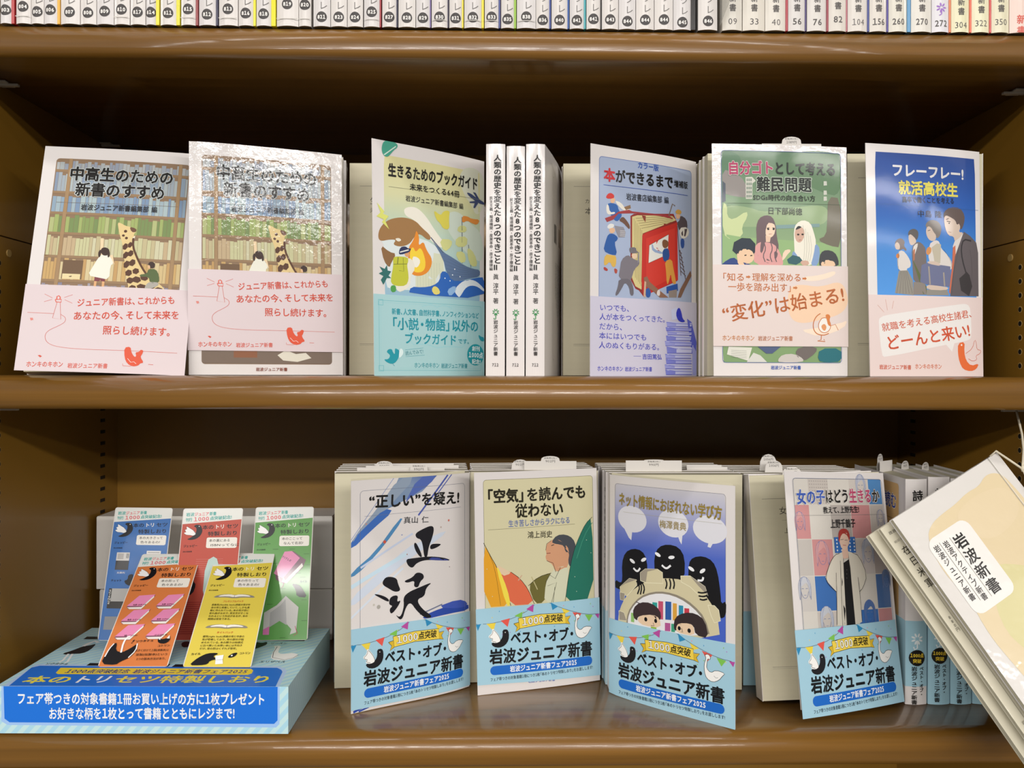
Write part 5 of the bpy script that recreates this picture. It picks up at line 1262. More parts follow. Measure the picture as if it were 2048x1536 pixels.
a.P([(388, 660), (384, 600), (400, 550), (440, 530), (480, 540), (500, 590), (506, 660), (520, 720), (505, 790), (470, 820), (400, 790), (384, 720)], hair, 1)
a.P([(375, 720), (400, 690), (440, 690), (490, 700), (520, 740), (545, 800), (540, 830), (370, 830)], 'd69c98', 1); a.P([(430, 600), (442, 575), (490, 580), (498, 610), (490, 650), (462, 668), (440, 650)], 'e8cdb4', 1); a.P([(440, 650), (470, 660), (465, 690), (442, 690)], 'e0bfa6')
a.P([(425, 620), (436, 568), (470, 560), (440, 600), (440, 680), (420, 760), (405, 740)], hair, 1)
for x in (430, 470, 497): a.L([(x, 690), (x+12, 730), (x-6, 770), (x+8, 806)], .8, hair, sm=1)
a.L([(446, 608), (462, 606)], .5, K); a.L([(480, 606), (494, 608)], .5, K); a.E(a.m((455, 614)), .9, .7, K, mm=True, n=8); a.E(a.m((487, 614)), .9, .7, K, mm=True, n=8); a.L([(458, 643), (476, 642)], .35, 'b06a5c')
a.P([(545, 740), (580, 730), (590, 742), (570, 760), (550, 790), (535, 800)], 'e8cdb4', 1)
a.P([(605, 620), (620, 580), (660, 558), (705, 575), (725, 630), (740, 690), (730, 780), (715, 830), (640, 810), (612, 770), (608, 700)], 'e6e2d2', 1); a.P([(612, 625), (625, 598), (665, 605), (672, 650), (650, 692), (625, 690), (612, 660)], 'cba692', 1); a.P([(612, 620), (630, 592), (655, 600), (640, 610)], '2c2a2a', 1)
a.P([(735, 690), (765, 730), (750, 830), (705, 830), (725, 760)], '7f9cc4', 1); a.P([(600, 740), (615, 750), (640, 790), (600, 800), (592, 790)], '7f9cc4', 1); a.E(a.m((632, 645)), 1, .7, K, mm=True, n=8); a.E(a.m((658, 644)), 1, .7, K, mm=True, n=8); a.L([(636, 678), (650, 676)], .4, 'a8584c')
for i in range(4): a.L([(660+14*i, 590+20*i), (672+14*i, 700+10*i), (665+12*i, 800)], .3, 'b8b4a4', sm=1)
a.P([(566, 792), (600, 765), (640, 775), (660, 800), (620, 822), (575, 815)], '2f5c62', 0); a.P([(640, 800), (690, 795), (700, 820), (660, 830)], 'cba692', 1)
a.P([(246, 740), (255, 690), (300, 665), (350, 668), (380, 700), (378, 750), (360, 770), (280, 770)], '23303c', 0); a.P([(285, 740), (310, 728), (355, 735), (374, 765), (370, 800), (330, 822), (290, 805), (280, 770)], 'e4c2a0', 1); a.P([(188, 812), (250, 775), (280, 800), (360, 822), (360, 832), (186, 832)], '26407c', 1); a.P([(270, 758), (282, 755), (305, 800), (320, 830), (280, 830)], 'e4c2a0', 1)
a.P([(250, 740), (268, 700), (330, 690), (368, 710), (374, 745), (350, 728), (330, 736), (318, 718), (300, 740), (280, 738), (268, 760)], '23303c', 0); a.L([(316, 768), (328, 766)], .8, K); a.L([(350, 770), (362, 768)], .8, K)
a.P([(756, 800), (765, 750), (800, 732), (850, 745), (874, 790), (874, 832), (760, 832)], '3a3c40', 1); a.P([(768, 806), (800, 790), (850, 800), (856, 832), (770, 832)], 'e4c2a0', 1); a.P([(762, 800), (780, 760), (840, 765), (868, 800), (860, 832), (846, 800), (820, 796), (800, 780), (790, 806)], '3a3c40', 0)
a.P([(225, 1300), (362, 1305), (340, 1382), (215, 1345)], 'd8d8cc'); a.P([(370, 1335), (410, 1350), (450, 1390), (330, 1390)], 'cfd0c8'); a.P([(395, 1300), (530, 1300), (480, 1340), (445, 1340)], '4c5a7c'); a.P([(640, 1300), (745, 1300), (740, 1335), (660, 1390), (612, 1340)], '6c6460', 1)
a.P([(512, 1375), (540, 1345), (610, 1340), (665, 1370), (660, 1390), (520, 1392)], 'c4bfb8', 1); a.P([(760, 1310), (890, 1308), (895, 1385), (800, 1392), (748, 1380)], '1f6a74', 1)
for i in range(5): a.L([(240, 1320+10*i), (330, 1325+10*i)], .2, '7a7a74')
a.T('自分ゴト', (216, 254), (488, 254), 10.6, 'b23a64', 4, halo='c4ccc0'); a.T('として考える', (488, 256), (858, 262), 10.2, '1c2420', 4); a.T('難民問題', (384, 350), (712, 354), 11.6, '1c2420', 4, halo='b8c4b4')
a.T('SDGs時代の向き合い方', (364, 428), (734, 434), 4.9, '20281f', 2); a.L([(215, 460), (880, 468)], .2, '5a6c58'); a.T('日下部尚徳', (450, 506), (656, 512), 5.8, '20241f', 1); a.T('岩波ジュニア新書', (472, 1421), (650, 1421), 3.2, '3c62b4', 2)
a.frame(7, 5, 102, 163, 2.5, .35, '5c74a8')
a.put('cover_print', pA5, M['ink'], rA5)
def art_cream():
    a = Art(107, 60, [(135, 820), (925, 838), (928, 1307), (137, 1300)]); C_ = 'bf6c30'
    a.P([(580, 960), (640, 940), (760, 960), (880, 920), (920, 990), (928, 1060), (880, 1120), (760, 1150), (660, 1172), (590, 1150), (565, 1060)], 'eac8a8', 2); a.P([(640, 900), (760, 890), (850, 860), (850, 890), (760, 920), (680, 925)], 'f0dac4', 2); a.P([(640, 1210), (720, 1200), (880, 1170), (925, 1150), (900, 1200), (760, 1250)], 'f0dac4', 1)
    a.T('「知る', (182, 894), (322, 898), 6.4, C_, 1); a.T('理解を深める', (362, 898), (652, 903), 6.6, C_, 1); a.T('一歩を踏み出す」', (222, 952), (600, 962), 6.8, C_, 1)
    for x, y in ((340, 896), (668, 908), (614, 962)): a.P([(x-12, y-5), (x+2, y-5), (x+2, y-10), (x+14, y), (x+2, y+10), (x+2, y+5), (x-12, y+5)], C_)
    a.T('“変化”は始まる!', (186, 1118), (905, 1000), 13.2, 'b8622c', 2)
    a.L([(762, 1112), (735, 1130), (718, 1170), (722, 1210), (745, 1235), (785, 1240), (812, 1228)], .7, C_, sm=2); a.P([(770, 1140), (795, 1135), (820, 1160), (824, 1195), (805, 1222), (775, 1226), (752, 1205), (750, 1170)], 'e8e4dc', 2); a.L([(770, 1140), (795, 1135), (820, 1160), (824, 1195), (805, 1222), (775, 1226), (752, 1205), (750, 1170), (770, 1140)], .5, C_, sm=2)
    a.P([(765, 1185), (785, 1170), (800, 1190), (790, 1215), (775, 1208)], 'd8925c', 1); a.P([(790, 1120), (810, 1115), (822, 1130), (815, 1150), (826, 1190), (806, 1180), (800, 1150)], 'd07a38', 1); a.L([(768, 1240), (766, 1265), (745, 1272), (790, 1276), (782, 1262)], .6, C_); a.L([(820, 1185), (850, 1175), (868, 1210)], .4, C_)
    a.T('ホンキのキホン', (188, 1252), (376, 1254), 4.6, 'c8844c', 2); a.T('岩波ジュニア新書', (396, 1256), (600, 1258), 3.9, 'b8744c', 2)
    return a
M['creamband'] = mat('cream_band_paper', 'dacbc5', .42, .45)
band(rA5, pA5.sub((-.003, .521), (1.003, .521), (1.003, .872), (-.003, .872), .8), 'creamband', art_cream)
# A6: four students
a = Art(107, 173, [(147, 70), (820, 125), (840, 1433), (178, 1435)])
a.RR(8, 6, 102, 150, 2.5, '2a6cc0', grad=[(0, '123f8c'), (.3, '1c58ac'), (.5, '3a82cc'), (.75, '4c94dc'), (1, '4c94dc')])
sk = 'c9b6a6'; hr = '5a4c48'; jk = '5b5457'; wh = 'd2ccc6'
def st_(pts, c, sm=1): a.P(pts, c, sm)
def ol(pts): a.L(pts, .22, '3a3436', sm=1)
st_([(316, 660), (330, 640), (355, 634), (375, 655), (368, 680), (385, 700), (380, 712), (364, 696), (350, 706), (330, 700), (322, 685)], '6a5c58'); st_([(316, 670), (330, 655), (345, 672), (346, 700), (326, 702), (318, 688)], sk)
st_([(334, 715), (362, 704), (392, 740), (410, 780), (405, 806), (385, 812), (388, 828), (338, 824), (330, 780)], wh); st_([(322, 736), (334, 720), (345, 735), (340, 752), (328, 752)], 'c87c3c'); st_([(340, 825), (390, 822), (420, 880), (426, 968), (318, 955)], '8d897f', 0)
for i in range(6): a.L([(350+7*i, 828), (328+18*i, 958)], .25, '5d5a54')
ol([(340, 718), (332, 780), (340, 824)])
st_([(390, 620), (396, 590), (425, 578), (450, 592), (452, 625), (440, 650), (420, 640)], '55504c'); st_([(392, 625), (404, 610), (420, 622), (436, 640), (440, 660), (418, 678), (402, 672)], sk)
st_([(412, 690), (440, 655), (470, 662), (498, 700), (500, 900), (425, 900), (418, 800)], '6e6664'); st_([(420, 690), (436, 668), (452, 665), (432, 730), (424, 740)], wh); st_([(422, 705), (432, 695), (430, 760), (422, 770)], 'b06a48', 0); st_([(418, 760), (430, 780), (500, 920), (500, 962), (480, 960)], '5a6438', 0); st_([(424, 890), (490, 895), (500, 965), (424, 965)], '847c74', 0)
st_([(490, 570), (500, 540), (530, 526), (570, 538), (588, 575), (580, 620), (560, 640), (548, 610), (530, 600)], '77706a'); st_([(494, 590), (504, 565), (524, 570), (540, 600), (556, 618), (552, 650), (520, 652), (500, 625)], sk)
st_([(512, 672), (550, 645), (575, 655), (580, 690), (630, 740), (652, 780), (650, 820), (600, 835), (590, 800), (540, 790), (510, 770)], wh); st_([(498, 700), (512, 684), (528, 692), (526, 720), (508, 736), (496, 725)], 'c98a50'); st_([(500, 935), (620, 930), (632, 968), (500, 968)], '8a877e', 0)
st_([(528, 690), (560, 665), (584, 672), (580, 780), (548, 790), (540, 740)], 'b8b09c', 0); ol([(600, 700), (640, 760), (650, 800), (648, 824)])
st_([(470, 792), (500, 780), (640, 800), (646, 920), (500, 906), (462, 890)], '666c8c', 0); a.L([(512, 800), (520, 905)], 1.4, '9a9288'); a.L([(600, 835), (606, 915)], 1.4, '9a9288'); st_([(500, 906), (560, 912), (636, 922), (610, 940), (500, 935)], sk); st_([(500, 770), (560, 770), (590, 800), (510, 785)], sk)
st_([(598, 520), (600, 480), (640, 452), (700, 458), (728, 500), (724, 550), (705, 590), (690, 560), (680, 530), (640, 510), (620, 530)], hr); st_([(600, 520), (612, 500), (650, 510), (690, 545), (702, 570), (690, 600), (720, 600), (690, 690), (665, 650), (660, 625), (628, 620), (608, 580)], sk)
st_([(612, 500), (640, 480), (690, 500), (700, 540), (680, 560), (670, 530), (640, 512)], hr)
st_([(655, 660), (700, 630), (722, 595), (740, 640), (700, 720), (670, 780), (655, 740)], wh); st_([(655, 690), (670, 676), (672, 730), (660, 800), (640, 960), (632, 950), (650, 800)], 'c0694c', 0)
st_([(668, 740), (722, 596), (760, 620), (800, 660), (812, 720), (815, 972), (640, 972), (650, 880)], jk, 0); a.L([(768, 650), (720, 640), (705, 690), (712, 760), (740, 850), (750, 900)], 1.3, '2c292c', sm=1); st_([(694, 870), (740, 830), (758, 850), (775, 915), (755, 972), (705, 940)], '302c2e', 0)
ol([(760, 700), (775, 800), (770, 900)]); ol([(690, 700), (660, 830), (648, 960)]); a.L([(618, 536), (640, 540)], .5, K); a.L([(628, 598), (645, 602)], .3, '8c5a4c'); a.E(a.m((632, 548)), .7, .5, K, mm=True, n=6); a.L([(505, 592), (520, 588)], .4, K)
a.L([(228, 432), (812, 470)], .2, '2c5c98')
a.T('フレーフレー!', (294, 232), (722, 262), 10.4, 'dcdcdc', 4); a.T('就活高校生', (334, 336), (686, 356), 11.0, 'd6cc58', 4); a.T('高卒で働くことを考える', (356, 408), (664, 418), 5.0, '141c30', 2); a.T('中島 隆', (444, 491), (588, 498), 5.6, '161a28', 1)
a.put('cover_print', pA6, M['ink'], rA6)
def art_blush():
    a = Art(107, 62, [(163, 957), (832, 970), (840, 1433), (178, 1435)]); C_ = 'c8562e'
    a.P([(228, 1088), (300, 1070), (700, 1008), (740, 1010), (758, 1040), (765, 1200), (745, 1225), (600, 1250), (260, 1325), (240, 1310), (220, 1120)], 'e2deda', 1); a.P([(600, 1240), (660, 1235), (645, 1290)], 'e2deda')
    for q in (((214, 1018), (250, 1060)), ((258, 985), (270, 1050)), ((304, 994), (296, 1040))): a.L(q, .3, 'c89080')
    a.T('就職を考える高校生諸君、', (238, 1152), (772, 1062), 6.8, C_, 1, ital=-.05); a.T('どーんと来い!', (262, 1245), (755, 1162), 12.0, 'cb4f28', 2, ital=-.05)
    a.P([(680, 1240), (722, 1230), (718, 1290), (730, 1340), (762, 1372), (812, 1356), (796, 1390), (760, 1404), (712, 1392), (690, 1350), (680, 1300)], 'd9652c', 1); a.E(a.m((702, 1250)), .8, .8, 'f0dcd0', mm=True, n=8)
    a.L([(728, 1300), (770, 1270), (785, 1215), (795, 1240), (798, 1276), (826, 1280), (818, 1300), (790, 1312), (800, 1335), (770, 1345), (745, 1330)], .35, C_, sm=1)
    a.T('岩波ジュニア新書', (228, 1380), (408, 1382), 3.9, C_, 2); a.T('ホンキのキホン', (428, 1376), (584, 1376), 4.6, 'd07a58', 2)
    return a
M['blushband'] = mat('blush_band_paper', 'dbc9c4', .42, .45)
band(rA6, pA6.sub((-.004, .651), (1.003, .651), (1.003, 1.002), (-.004, 1.002), .8), 'blushband', art_blush)
# ---- the blue fair band of the lower shelf
def art_fair():
    a = Art(107, 59.5, [(62, 870), (740, 805), (742, 1232), (68, 1290)])
    a.RR(-1, -1, 108, 61, .1, 'a0c9da')
    rg = random.Random(5)
    for i in range(26): 
        x = rg.uniform(3, 104); y = rg.uniform(2, 24); a.E((x, y), .6, .35, rg.choice(['e88aa0', 'e8d06a', '8cc05a', 'b07ac8', '4a98c8']), rg.uniform(0, 180), mm=True, n=6); a.z -= 1
    a.z += 1
    a.L([(62, 952), (130, 950), (230, 928), (310, 892), (370, 845)], .35, '4a5a6a', sm=1); a.L([(450, 832), (520, 862), (580, 880), (660, 898), (738, 895)], .35, '4a5a6a', sm=1)
    for p0, p1, p2, c in (((62, 955), (92, 950), (72, 990), '2c88b8'), ((116, 950), (164, 944), (152, 990), 'e8d048'), ((190, 932), (238, 918), (226, 966), 'e0584c'), ((262, 905), (305, 882), (302, 918), '7cc050'), ((325, 868), (366, 838), (362, 884), 'b44a9c'),
                          ((458, 830), (500, 852), (468, 872), '2c88b8'), ((520, 862), (566, 878), (534, 896), 'e8d048'), ((580, 884), (632, 892), (610, 930), 'e0584c'), ((652, 898), (698, 900), (676, 936), '7cc050'), ((712, 898), (740, 894), (732, 922), 'b44a9c')):
        a.P([p0, p1, p2], c)
    a.P([(258, 948), (284, 940), (290, 978), (266, 994), (276, 968)], 'd8b430'); a.P([(538, 912), (570, 904), (554, 928), (566, 950), (540, 946)], 'd8b430')
    a.P([(282, 918), (400, 895), (538, 888), (542, 946), (400, 952), (290, 975)], 'ecd050', 0); a.L([(282, 918), (400, 895), (538, 888), (542, 946), (400, 952), (290, 975), (282, 918)], .35, K)
    a.L([(258, 948), (284, 940)], .35, K); a.L([(258, 948), (276, 968), (266, 994), (290, 976)], .35, K); a.L([(540, 908), (570, 904), (554, 928), (566, 950), (540, 946)], .35, K)
    a.T('1000', (300, 938), (420, 922), 7.6, 'f4f4ee', 2, halo=K); a.T('点突破', (420, 922), (526, 914), 6.4, K, 3)
    # swan
    a.P([(596, 900), (612, 892), (624, 904), (620, 920), (610, 915), (606, 940), (604, 968), (625, 985), (650, 962), (695, 965), (680, 985), (665, 1010), (635, 1030), (605, 1020), (594, 990), (592, 950), (602, 918)], 'f2f2ee', 1)
    a.L([(596, 900), (612, 892), (624, 904), (620, 920), (610, 915), (606, 940), (604, 968), (625, 985), (650, 962), (695, 965), (680, 985), (665, 1010), (635, 1030), (605, 1020), (594, 990), (592, 950), (602, 918), (596, 900)], .35, '3a3a3e', sm=1); a.L([(640, 995), (650, 1003), (660, 998)], .25, '6a6a6e'); a.P([(594, 895), (590, 885), (598, 890), (602, 882), (606, 891)], 'e0584c')
    # black bird
    a.P([(198, 982), (224, 978), (233, 1000), (231, 1038), (212, 1068), (182, 1082), (150, 1076), (138, 1054), (170, 1052), (190, 1038), (200, 1016)], '1a1a1e', 1); a.E(a.m((213, 996)), .4, .4, 'f2f2ee', mm=True, n=6)
    a.P([(190, 1044), (182, 1014), (165, 990), (146, 972), (144, 1002), (124, 1018), (134, 1032), (146, 1032), (138, 1050), (165, 1056)], 'f2f2ee', 1); a.L([(190, 1044), (182, 1020), (165, 995), (150, 980), (148, 1004), (130, 1020), (136, 1030), (150, 1030), (142, 1045), (165, 1050)], .3, '1a1a1e', sm=1)
    a.T('ベスト・オブ・', (240, 1028), (592, 1002), 10.4, '14181c', 4); a.T('岩波ジュニア新書', (130, 1133), (694, 1083), 12.2, '14181c', 4)
    q0 = a.m((134, 1209)); q1 = a.m((692, 1150)); q0 = (q0[0]+3.5, q0[1]); q1 = (q1[0]-3.5, q1[1]); a.L([q0, q1], 7.0, '1c68c4', mm=True); a.E(q0, 3.5, 3.5, '1c68c4', mm=True); a.E(q1, 3.5, 3.5, '1c68c4', mm=True)
    a.T('岩波ジュニア新書フェア2025', (236, 1198), (602, 1159), 5.2, 'f0f4f6', 3); a.T('フェア帯つきの対象書籍1冊につき1枚「本のトリセツ特製しおり」をお渡しします!', (133, 1258), (695, 1188), 3.0, '20303c', 1)
    return a
# B1
a = Art(107, 173, [(117, 175), (765, 112), (770, 1280), (118, 1458)])
a.G([(375, 150), (580, 130), (500, 220), (300, 330)], ['8094ac', '3c5aa8', '8094b0', '6884a8'][:4]); a.P([(375, 150), (470, 142), (330, 300), (117, 555), (117, 500), (270, 310)], '8d9db0', 1); a.P([(480, 140), (580, 128), (540, 180), (440, 250), (400, 300)], '5068b0', 1)
a.P([(300, 320), (350, 330), (230, 440), (117, 556), (117, 505), (200, 420)], '3a68b4', 1); a.P([(380, 370), (400, 372), (300, 520), (190, 650), (117, 710), (117, 680), (250, 560)], '4c86b4', 1); a.L([(350, 150), (117, 500)], .5, '8e9cc0'); a.L([(640, 125), (480, 350)], 1.4, '4658a8'); a.L([(662, 122), (560, 260)], .8, '4658a8')
a.P([(430, 520), (480, 500), (640, 420), (600, 470), (440, 580), (200, 800), (117, 870), (117, 820), (250, 690)], 'ccd6e4', 1); a.L([(450, 450), (170, 650)], 1.6, 'c2cce0'); a.L([(420, 560), (117, 760)], 3.0, 'c4dcea'); a.L([(400, 640), (117, 930)], 1.6, 'd4dde8')
a.P([(500, 905), (560, 870), (640, 840), (762, 825), (765, 860), (650, 880), (520, 915)], '2c4aa4', 1); a.L([(490, 890), (610, 830)], 1, '6c7490'); a.P([(570, 850), (700, 800), (760, 818), (740, 850)], '4058b4', 1)
ink = '14131a'
def br(pts, sm=2): a.P(pts, ink, sm)
br([(462, 450), (500, 425), (548, 402), (566, 415), (555, 470), (535, 520), (528, 578), (512, 578), (505, 520), (495, 480), (470, 475)]); br([(545, 505), (580, 500), (608, 502), (575, 525), (542, 535)]); br([(455, 510), (465, 495), (485, 530), (502, 575), (490, 578), (465, 545)]); br([(412, 592), (450, 585), (540, 570), (620, 575), (662, 590), (600, 592), (520, 590), (470, 610), (450, 640), (425, 628)])
a.P([(560, 572), (662, 590), (600, 592), (530, 590)], '3c4890', 1)
br([(288, 720), (310, 690), (365, 695), (372, 730), (388, 765), (355, 775), (320, 755), (292, 740)]); br([(402, 712), (450, 690), (470, 660), (505, 665), (512, 690), (490, 710), (480, 745), (455, 740), (462, 705), (420, 722)]); br([(234, 788), (290, 795), (325, 815), (322, 832), (280, 812)])
br([(330, 800), (375, 788), (365, 830), (390, 815), (368, 860), (335, 900), (325, 870), (345, 850), (322, 845)]); br([(400, 800), (430, 770), (480, 745), (560, 708), (520, 745), (515, 790), (470, 810), (500, 860), (562, 900), (520, 912), (470, 870), (440, 825), (415, 850), (392, 936), (355, 895), (385, 915), (405, 850)])
for (x, y, s, c) in ((300, 502, 1.3, 'c8543c'), (645, 372, .9, 'c87464'), (200, 408, .6, 'c88878'), (268, 860, 1.6, 'a8a49c'), (242, 850, .9, 'c4c0b4'), (602, 410, .7, 'b8a8a0'), (420, 565, .5, 'a87464'), (650, 625, .4, '8c6a78'), (392, 460, .5, '7c8cc0')): a.E(a.m((x, y)), s, s, c, mm=True, n=10)
a.frame(7.5, 8, 102, 160, 3, .22, '6c7488'); a.L([(190, 367), (714, 298)], .2, '70788c')
a.T('“正しい”を疑え!', (212, 286), (708, 246), 10.8, K, 4); a.T('真山 仁', (400, 380), (536, 370), 5.6, '22242a', 1)
a.L([(130, 1448), (185, 1415)], 1.8, '2c4aa4'); a.L([(160, 1442), (215, 1414)], 1.2, '2c4aa4')
a.put('cover_print', pB1, M['ink'], rB1)
band(rB1, pB1.sub((-.003, .637), (1.002, .647), (1.002, .992), (-.003, .985), .8), 'blueband', art_fair, 'ink')
# B2
a = Art(107, 173, [(50, 125), (722, 98), (742, 1262), (70, 1348)])
a.RR(7.5, 6, 103, 150, 2.5, 'd0caa4'); a.frame(7.5, 6, 103, 150, 2.5, .3, '77745c')
a.P([(165, 625), (250, 665), (300, 700), (345, 760), (378, 840), (240, 850), (200, 700)], 'd96a48', 1); a.P([(165, 622), (225, 652), (255, 672), (200, 690)], 'ddc4a4', 1); a.P([(345, 740), (385, 700), (440, 675), (475, 668), (460, 750), (430, 832), (380, 838)], '6a6430', 1)
a.P([(102, 508), (140, 580), (175, 640), (215, 740), (250, 850), (106, 862)], 'e0a028', 1); a.L([(130, 560), (165, 650), (195, 850)], .3, '7a5a18', sm=1); a.L([(102, 508), (140, 580), (175, 640), (215, 740), (250, 850)], .45, '2c2410', sm=1); a.P([(170, 640), (185, 645), (232, 760), (250, 850), (225, 850)], 'ecd84c', 1)
a.L([(250, 665), (300, 700), (345, 760), (378, 840)], .4, '3c2418', sm=1); a.L([(290, 712), (310, 682)], .8, 'c9a488'); a.L([(362, 690), (395, 760)], .8, 'b8b080'); a.L([(345, 740), (400, 690), (475, 668)], .4, '2c2818', sm=1)
a.P([(492, 640), (552, 630), (566, 660), (560, 700), (545, 838), (430, 838), (440, 720), (462, 680)], 'cfd0b4', 1)
a.P([(440, 545), (445, 510), (470, 490), (500, 480), (560, 520), (570, 570), (560, 640), (540, 640), (495, 668), (478, 622), (445, 602), (438, 580), (445, 565)], 'cd9874', 1)
a.P([(470, 500), (500, 462), (550, 458), (590, 480), (608, 525), (595, 600), (575, 640), (562, 610), (570, 560), (548, 555), (540, 520), (510, 512), (490, 510)], '44484e', 1); a.E(a.m((558, 570)), 1.6, 2.2, 'cd9874', mm=True)
a.L([(440, 545), (445, 510), (470, 492)], .3, '3a2820'); a.L([(445, 602), (480, 615), (495, 664)], .35, '3a2820'); a.L([(470, 520), (486, 514)], .6, '2a2424'); a.L([(444, 562), (466, 560)], .5, '7c3c34'); a.L([(440, 720), (462, 680), (492, 700), (520, 640)], .4, '2c2c20'); a.L([(490, 745), (480, 838)], .3, '2c2c20'); a.L([(450, 740), (500, 720), (470, 838)], .3, '4c4c38')
a.P([(697, 365), (660, 400), (625, 470), (590, 560), (566, 680), (545, 838), (707, 822)], '22705e', 1); a.L([(697, 365), (660, 400), (625, 470), (590, 560), (566, 680), (545, 838)], .4, '16302a', sm=1); a.L([(697, 395), (650, 470), (610, 590)], .6, '3c8c74', sm=1)
for x, y in ((665, 490), (600, 690), (610, 770), (690, 560), (120, 650), (150, 800)): a.E(a.m((x, y)), .35, .35, 'c8d4c0', mm=True, n=6)
a.T('「空気」を読んでも', (110, 256), (664, 226), 11.4, '24200f', 4); a.T('従わない', (274, 332), (538, 318), 11.6, '24200f', 4); a.T('生き苦しさからラクになる', (236, 402), (574, 380), 5.8, '6878a8', 2); a.L([(126, 436), (600, 402)], .25, '7c7a60'); a.T('鴻上尚史', (340, 462), (476, 456), 6.0, '2a2818', 1)
a.T('岩波ジュニア新書', (345, 1264), (492, 1252), 3.4, '5c74b8', 2)
a.put('cover_print', pB2, M['ink'], rB2)
band(rB2, pB2.sub((-.006, .61), (1.003, .607), (1.003, .974), (-.003, .953), .8), 'blueband', art_fair, 'ink')
# B3
a = Art(107, 173, [(110, 125), (797, 190), (800, 1525), (112, 1318)])
a.RR(6, 6.5, 100, 150, 2.5, '4a62c0', grad=[(0, 'c8c6cc'), (.10, 'b0b2cc'), (.22, '7c88c8'), (.32, '4c66c0'), (1, '3f5cc0')]); a.frame(6, 6.5, 100, 150, 2.5, .25, '6c6c78')
for c, rx, ry, t in (((243, 368), 13.4, 10.2, [(200, 420), (245, 432), (240, 484), (226, 470)]), ((468, 392), 12.6, 10.4, [(490, 450), (520, 440), (514, 508), (504, 490)]), ((664, 428), 13.2, 10.2, [(660, 490), (690, 486), (668, 528), (652, 522)])):
    a.P(t, 'dcdce2'); a.E(a.m(c), rx, ry, 'dcdce2', 4, mm=True, n=28)
bk_ = '0e0e12'
a.P([(190, 700), (186, 610), (205, 550), (250, 528), (300, 540), (328, 590), (330, 700), (300, 760), (150, 760), (146, 698), (180, 720)], bk_, 1); a.P([(370, 680), (366, 570), (390, 520), (440, 505), (500, 522), (532, 580), (530, 700), (440, 730)], bk_, 1)
a.P([(550, 700), (552, 610), (575, 578), (630, 572), (680, 600), (706, 660), (722, 780), (725, 838), (752, 820), (750, 905), (720, 920), (680, 850), (600, 760)], bk_, 1)
def ghost(e1, e2, m0, m1, m2):
    for (x, y, r) in (e1, e2): a.E(a.m((x, y)), 2.7, 1.3, 'eceef0', r, mm=True, n=12)
    a.L([m0, m1, m2], 1.5, 'eceef0', sm=2)
ghost((246, 598, 28), (309, 590, -32), (252, 636), (274, 658), (290, 636)); ghost((386, 562, 24), (460, 578, -14), (408, 620), (432, 642), (456, 622)); ghost((566, 642, 28), (626, 654, -40), (600, 705), (626, 708), (630, 688))
st1 = 'cfc6a2'; st2 = '9c9484'
a.P([(165, 915), (175, 860), (210, 790), (270, 740), (340, 700), (420, 690), (520, 700), (600, 740), (660, 810), (705, 900), (722, 1040), (165, 1000)], st1, 1)
for q, s2 in (([(290, 662), (318, 640), (385, 642), (412, 660), (415, 720), (320, 716), (292, 705)], 1), ([(510, 680), (560, 680), (640, 740), (655, 790), (620, 800), (560, 740), (512, 712)], 1), ([(176, 740), (230, 692), (270, 700), (272, 730), (215, 790), (178, 770)], 1), ([(655, 842), (690, 845), (712, 870), (722, 930), (690, 940), (672, 900)], 1), ([(175, 768), (205, 775), (200, 815), (178, 810)], 0), ([(170, 870), (200, 880), (215, 925), (172, 922)], 0)):
    a.P(q, st1 if s2 else st2, 0); a.L(q+[q[0]], .35, 'eeeacc')
a.P([(290, 662), (318, 640), (385, 642), (330, 655), (322, 712), (294, 704)], st2, 0); a.P([(176, 740), (230, 692), (268, 700), (205, 722)], st2, 0); a.P([(560, 680), (640, 740), (655, 790), (600, 730)], st2, 0)
a.P([(215, 905), (235, 850), (290, 790), (360, 765), (430, 765), (510, 790), (580, 840), (640, 910), (672, 1030), (215, 950)], '8c8474', 1); a.P([(222, 910), (240, 860), (290, 802), (360, 776), (430, 776), (505, 802), (575, 852), (632, 920), (660, 1030), (222, 950)], 'e4e4e6', 1)
for x0, y0, x1, y1, c in ((358, 822, 384, 900, '2c9c94'), (390, 816, 416, 915, 'c0506c'), (428, 818, 460, 918, '2c5ca4'), (468, 828, 490, 922, 'd8a040'), (500, 840, 524, 925, '2c8cac'), (530, 856, 556, 930, 'c43c4c'), (350, 920, 380, 985, '8cb83c'), (426, 935, 455, 980, 'b05890'), (460, 940, 480, 985, '3c9c78'), (600, 905, 622, 960, '8c4c9c'), (240, 880, 258, 930, '8cbc6c')): a.P([(x0, y0), (x1, y0+3), (x1, y1+3), (x0, y1)], c)
a.P([(252, 905), (252, 855), (290, 822), (350, 825), (400, 865), (406, 915), (385, 925), (360, 890), (300, 895), (276, 905), (275, 925)], '3a2c2e', 1); a.P([(276, 915), (290, 895), (360, 890), (398, 910), (405, 965), (310, 950), (284, 932)], 'e4c8a8', 1); a.L([(290, 830), (268, 820)], .6, '3a2c2e'); a.E(a.m((322, 916)), 1.4, 1.7, bk_, mm=True, n=10); a.E(a.m((376, 925)), 1.3, 1.6, bk_, mm=True, n=10); a.L([(362, 935), (368, 952), (350, 950)], .4, bk_)
a.P([(472, 960), (480, 905), (530, 880), (590, 885), (640, 925), (660, 1025), (590, 1005), (580, 950), (540, 940), (495, 950), (485, 985)], '33282a', 1); a.P([(486, 960), (500, 938), (560, 940), (582, 960), (585, 1010), (490, 990)], 'e4c8a8', 1); a.E(a.m((503, 966)), 1.3, 1.6, bk_, mm=True, n=10); a.E(a.m((556, 980)), 1.4, 1.7, bk_, mm=True, n=10); a.L([(515, 965), (522, 988), (512, 985)], .4, bk_)
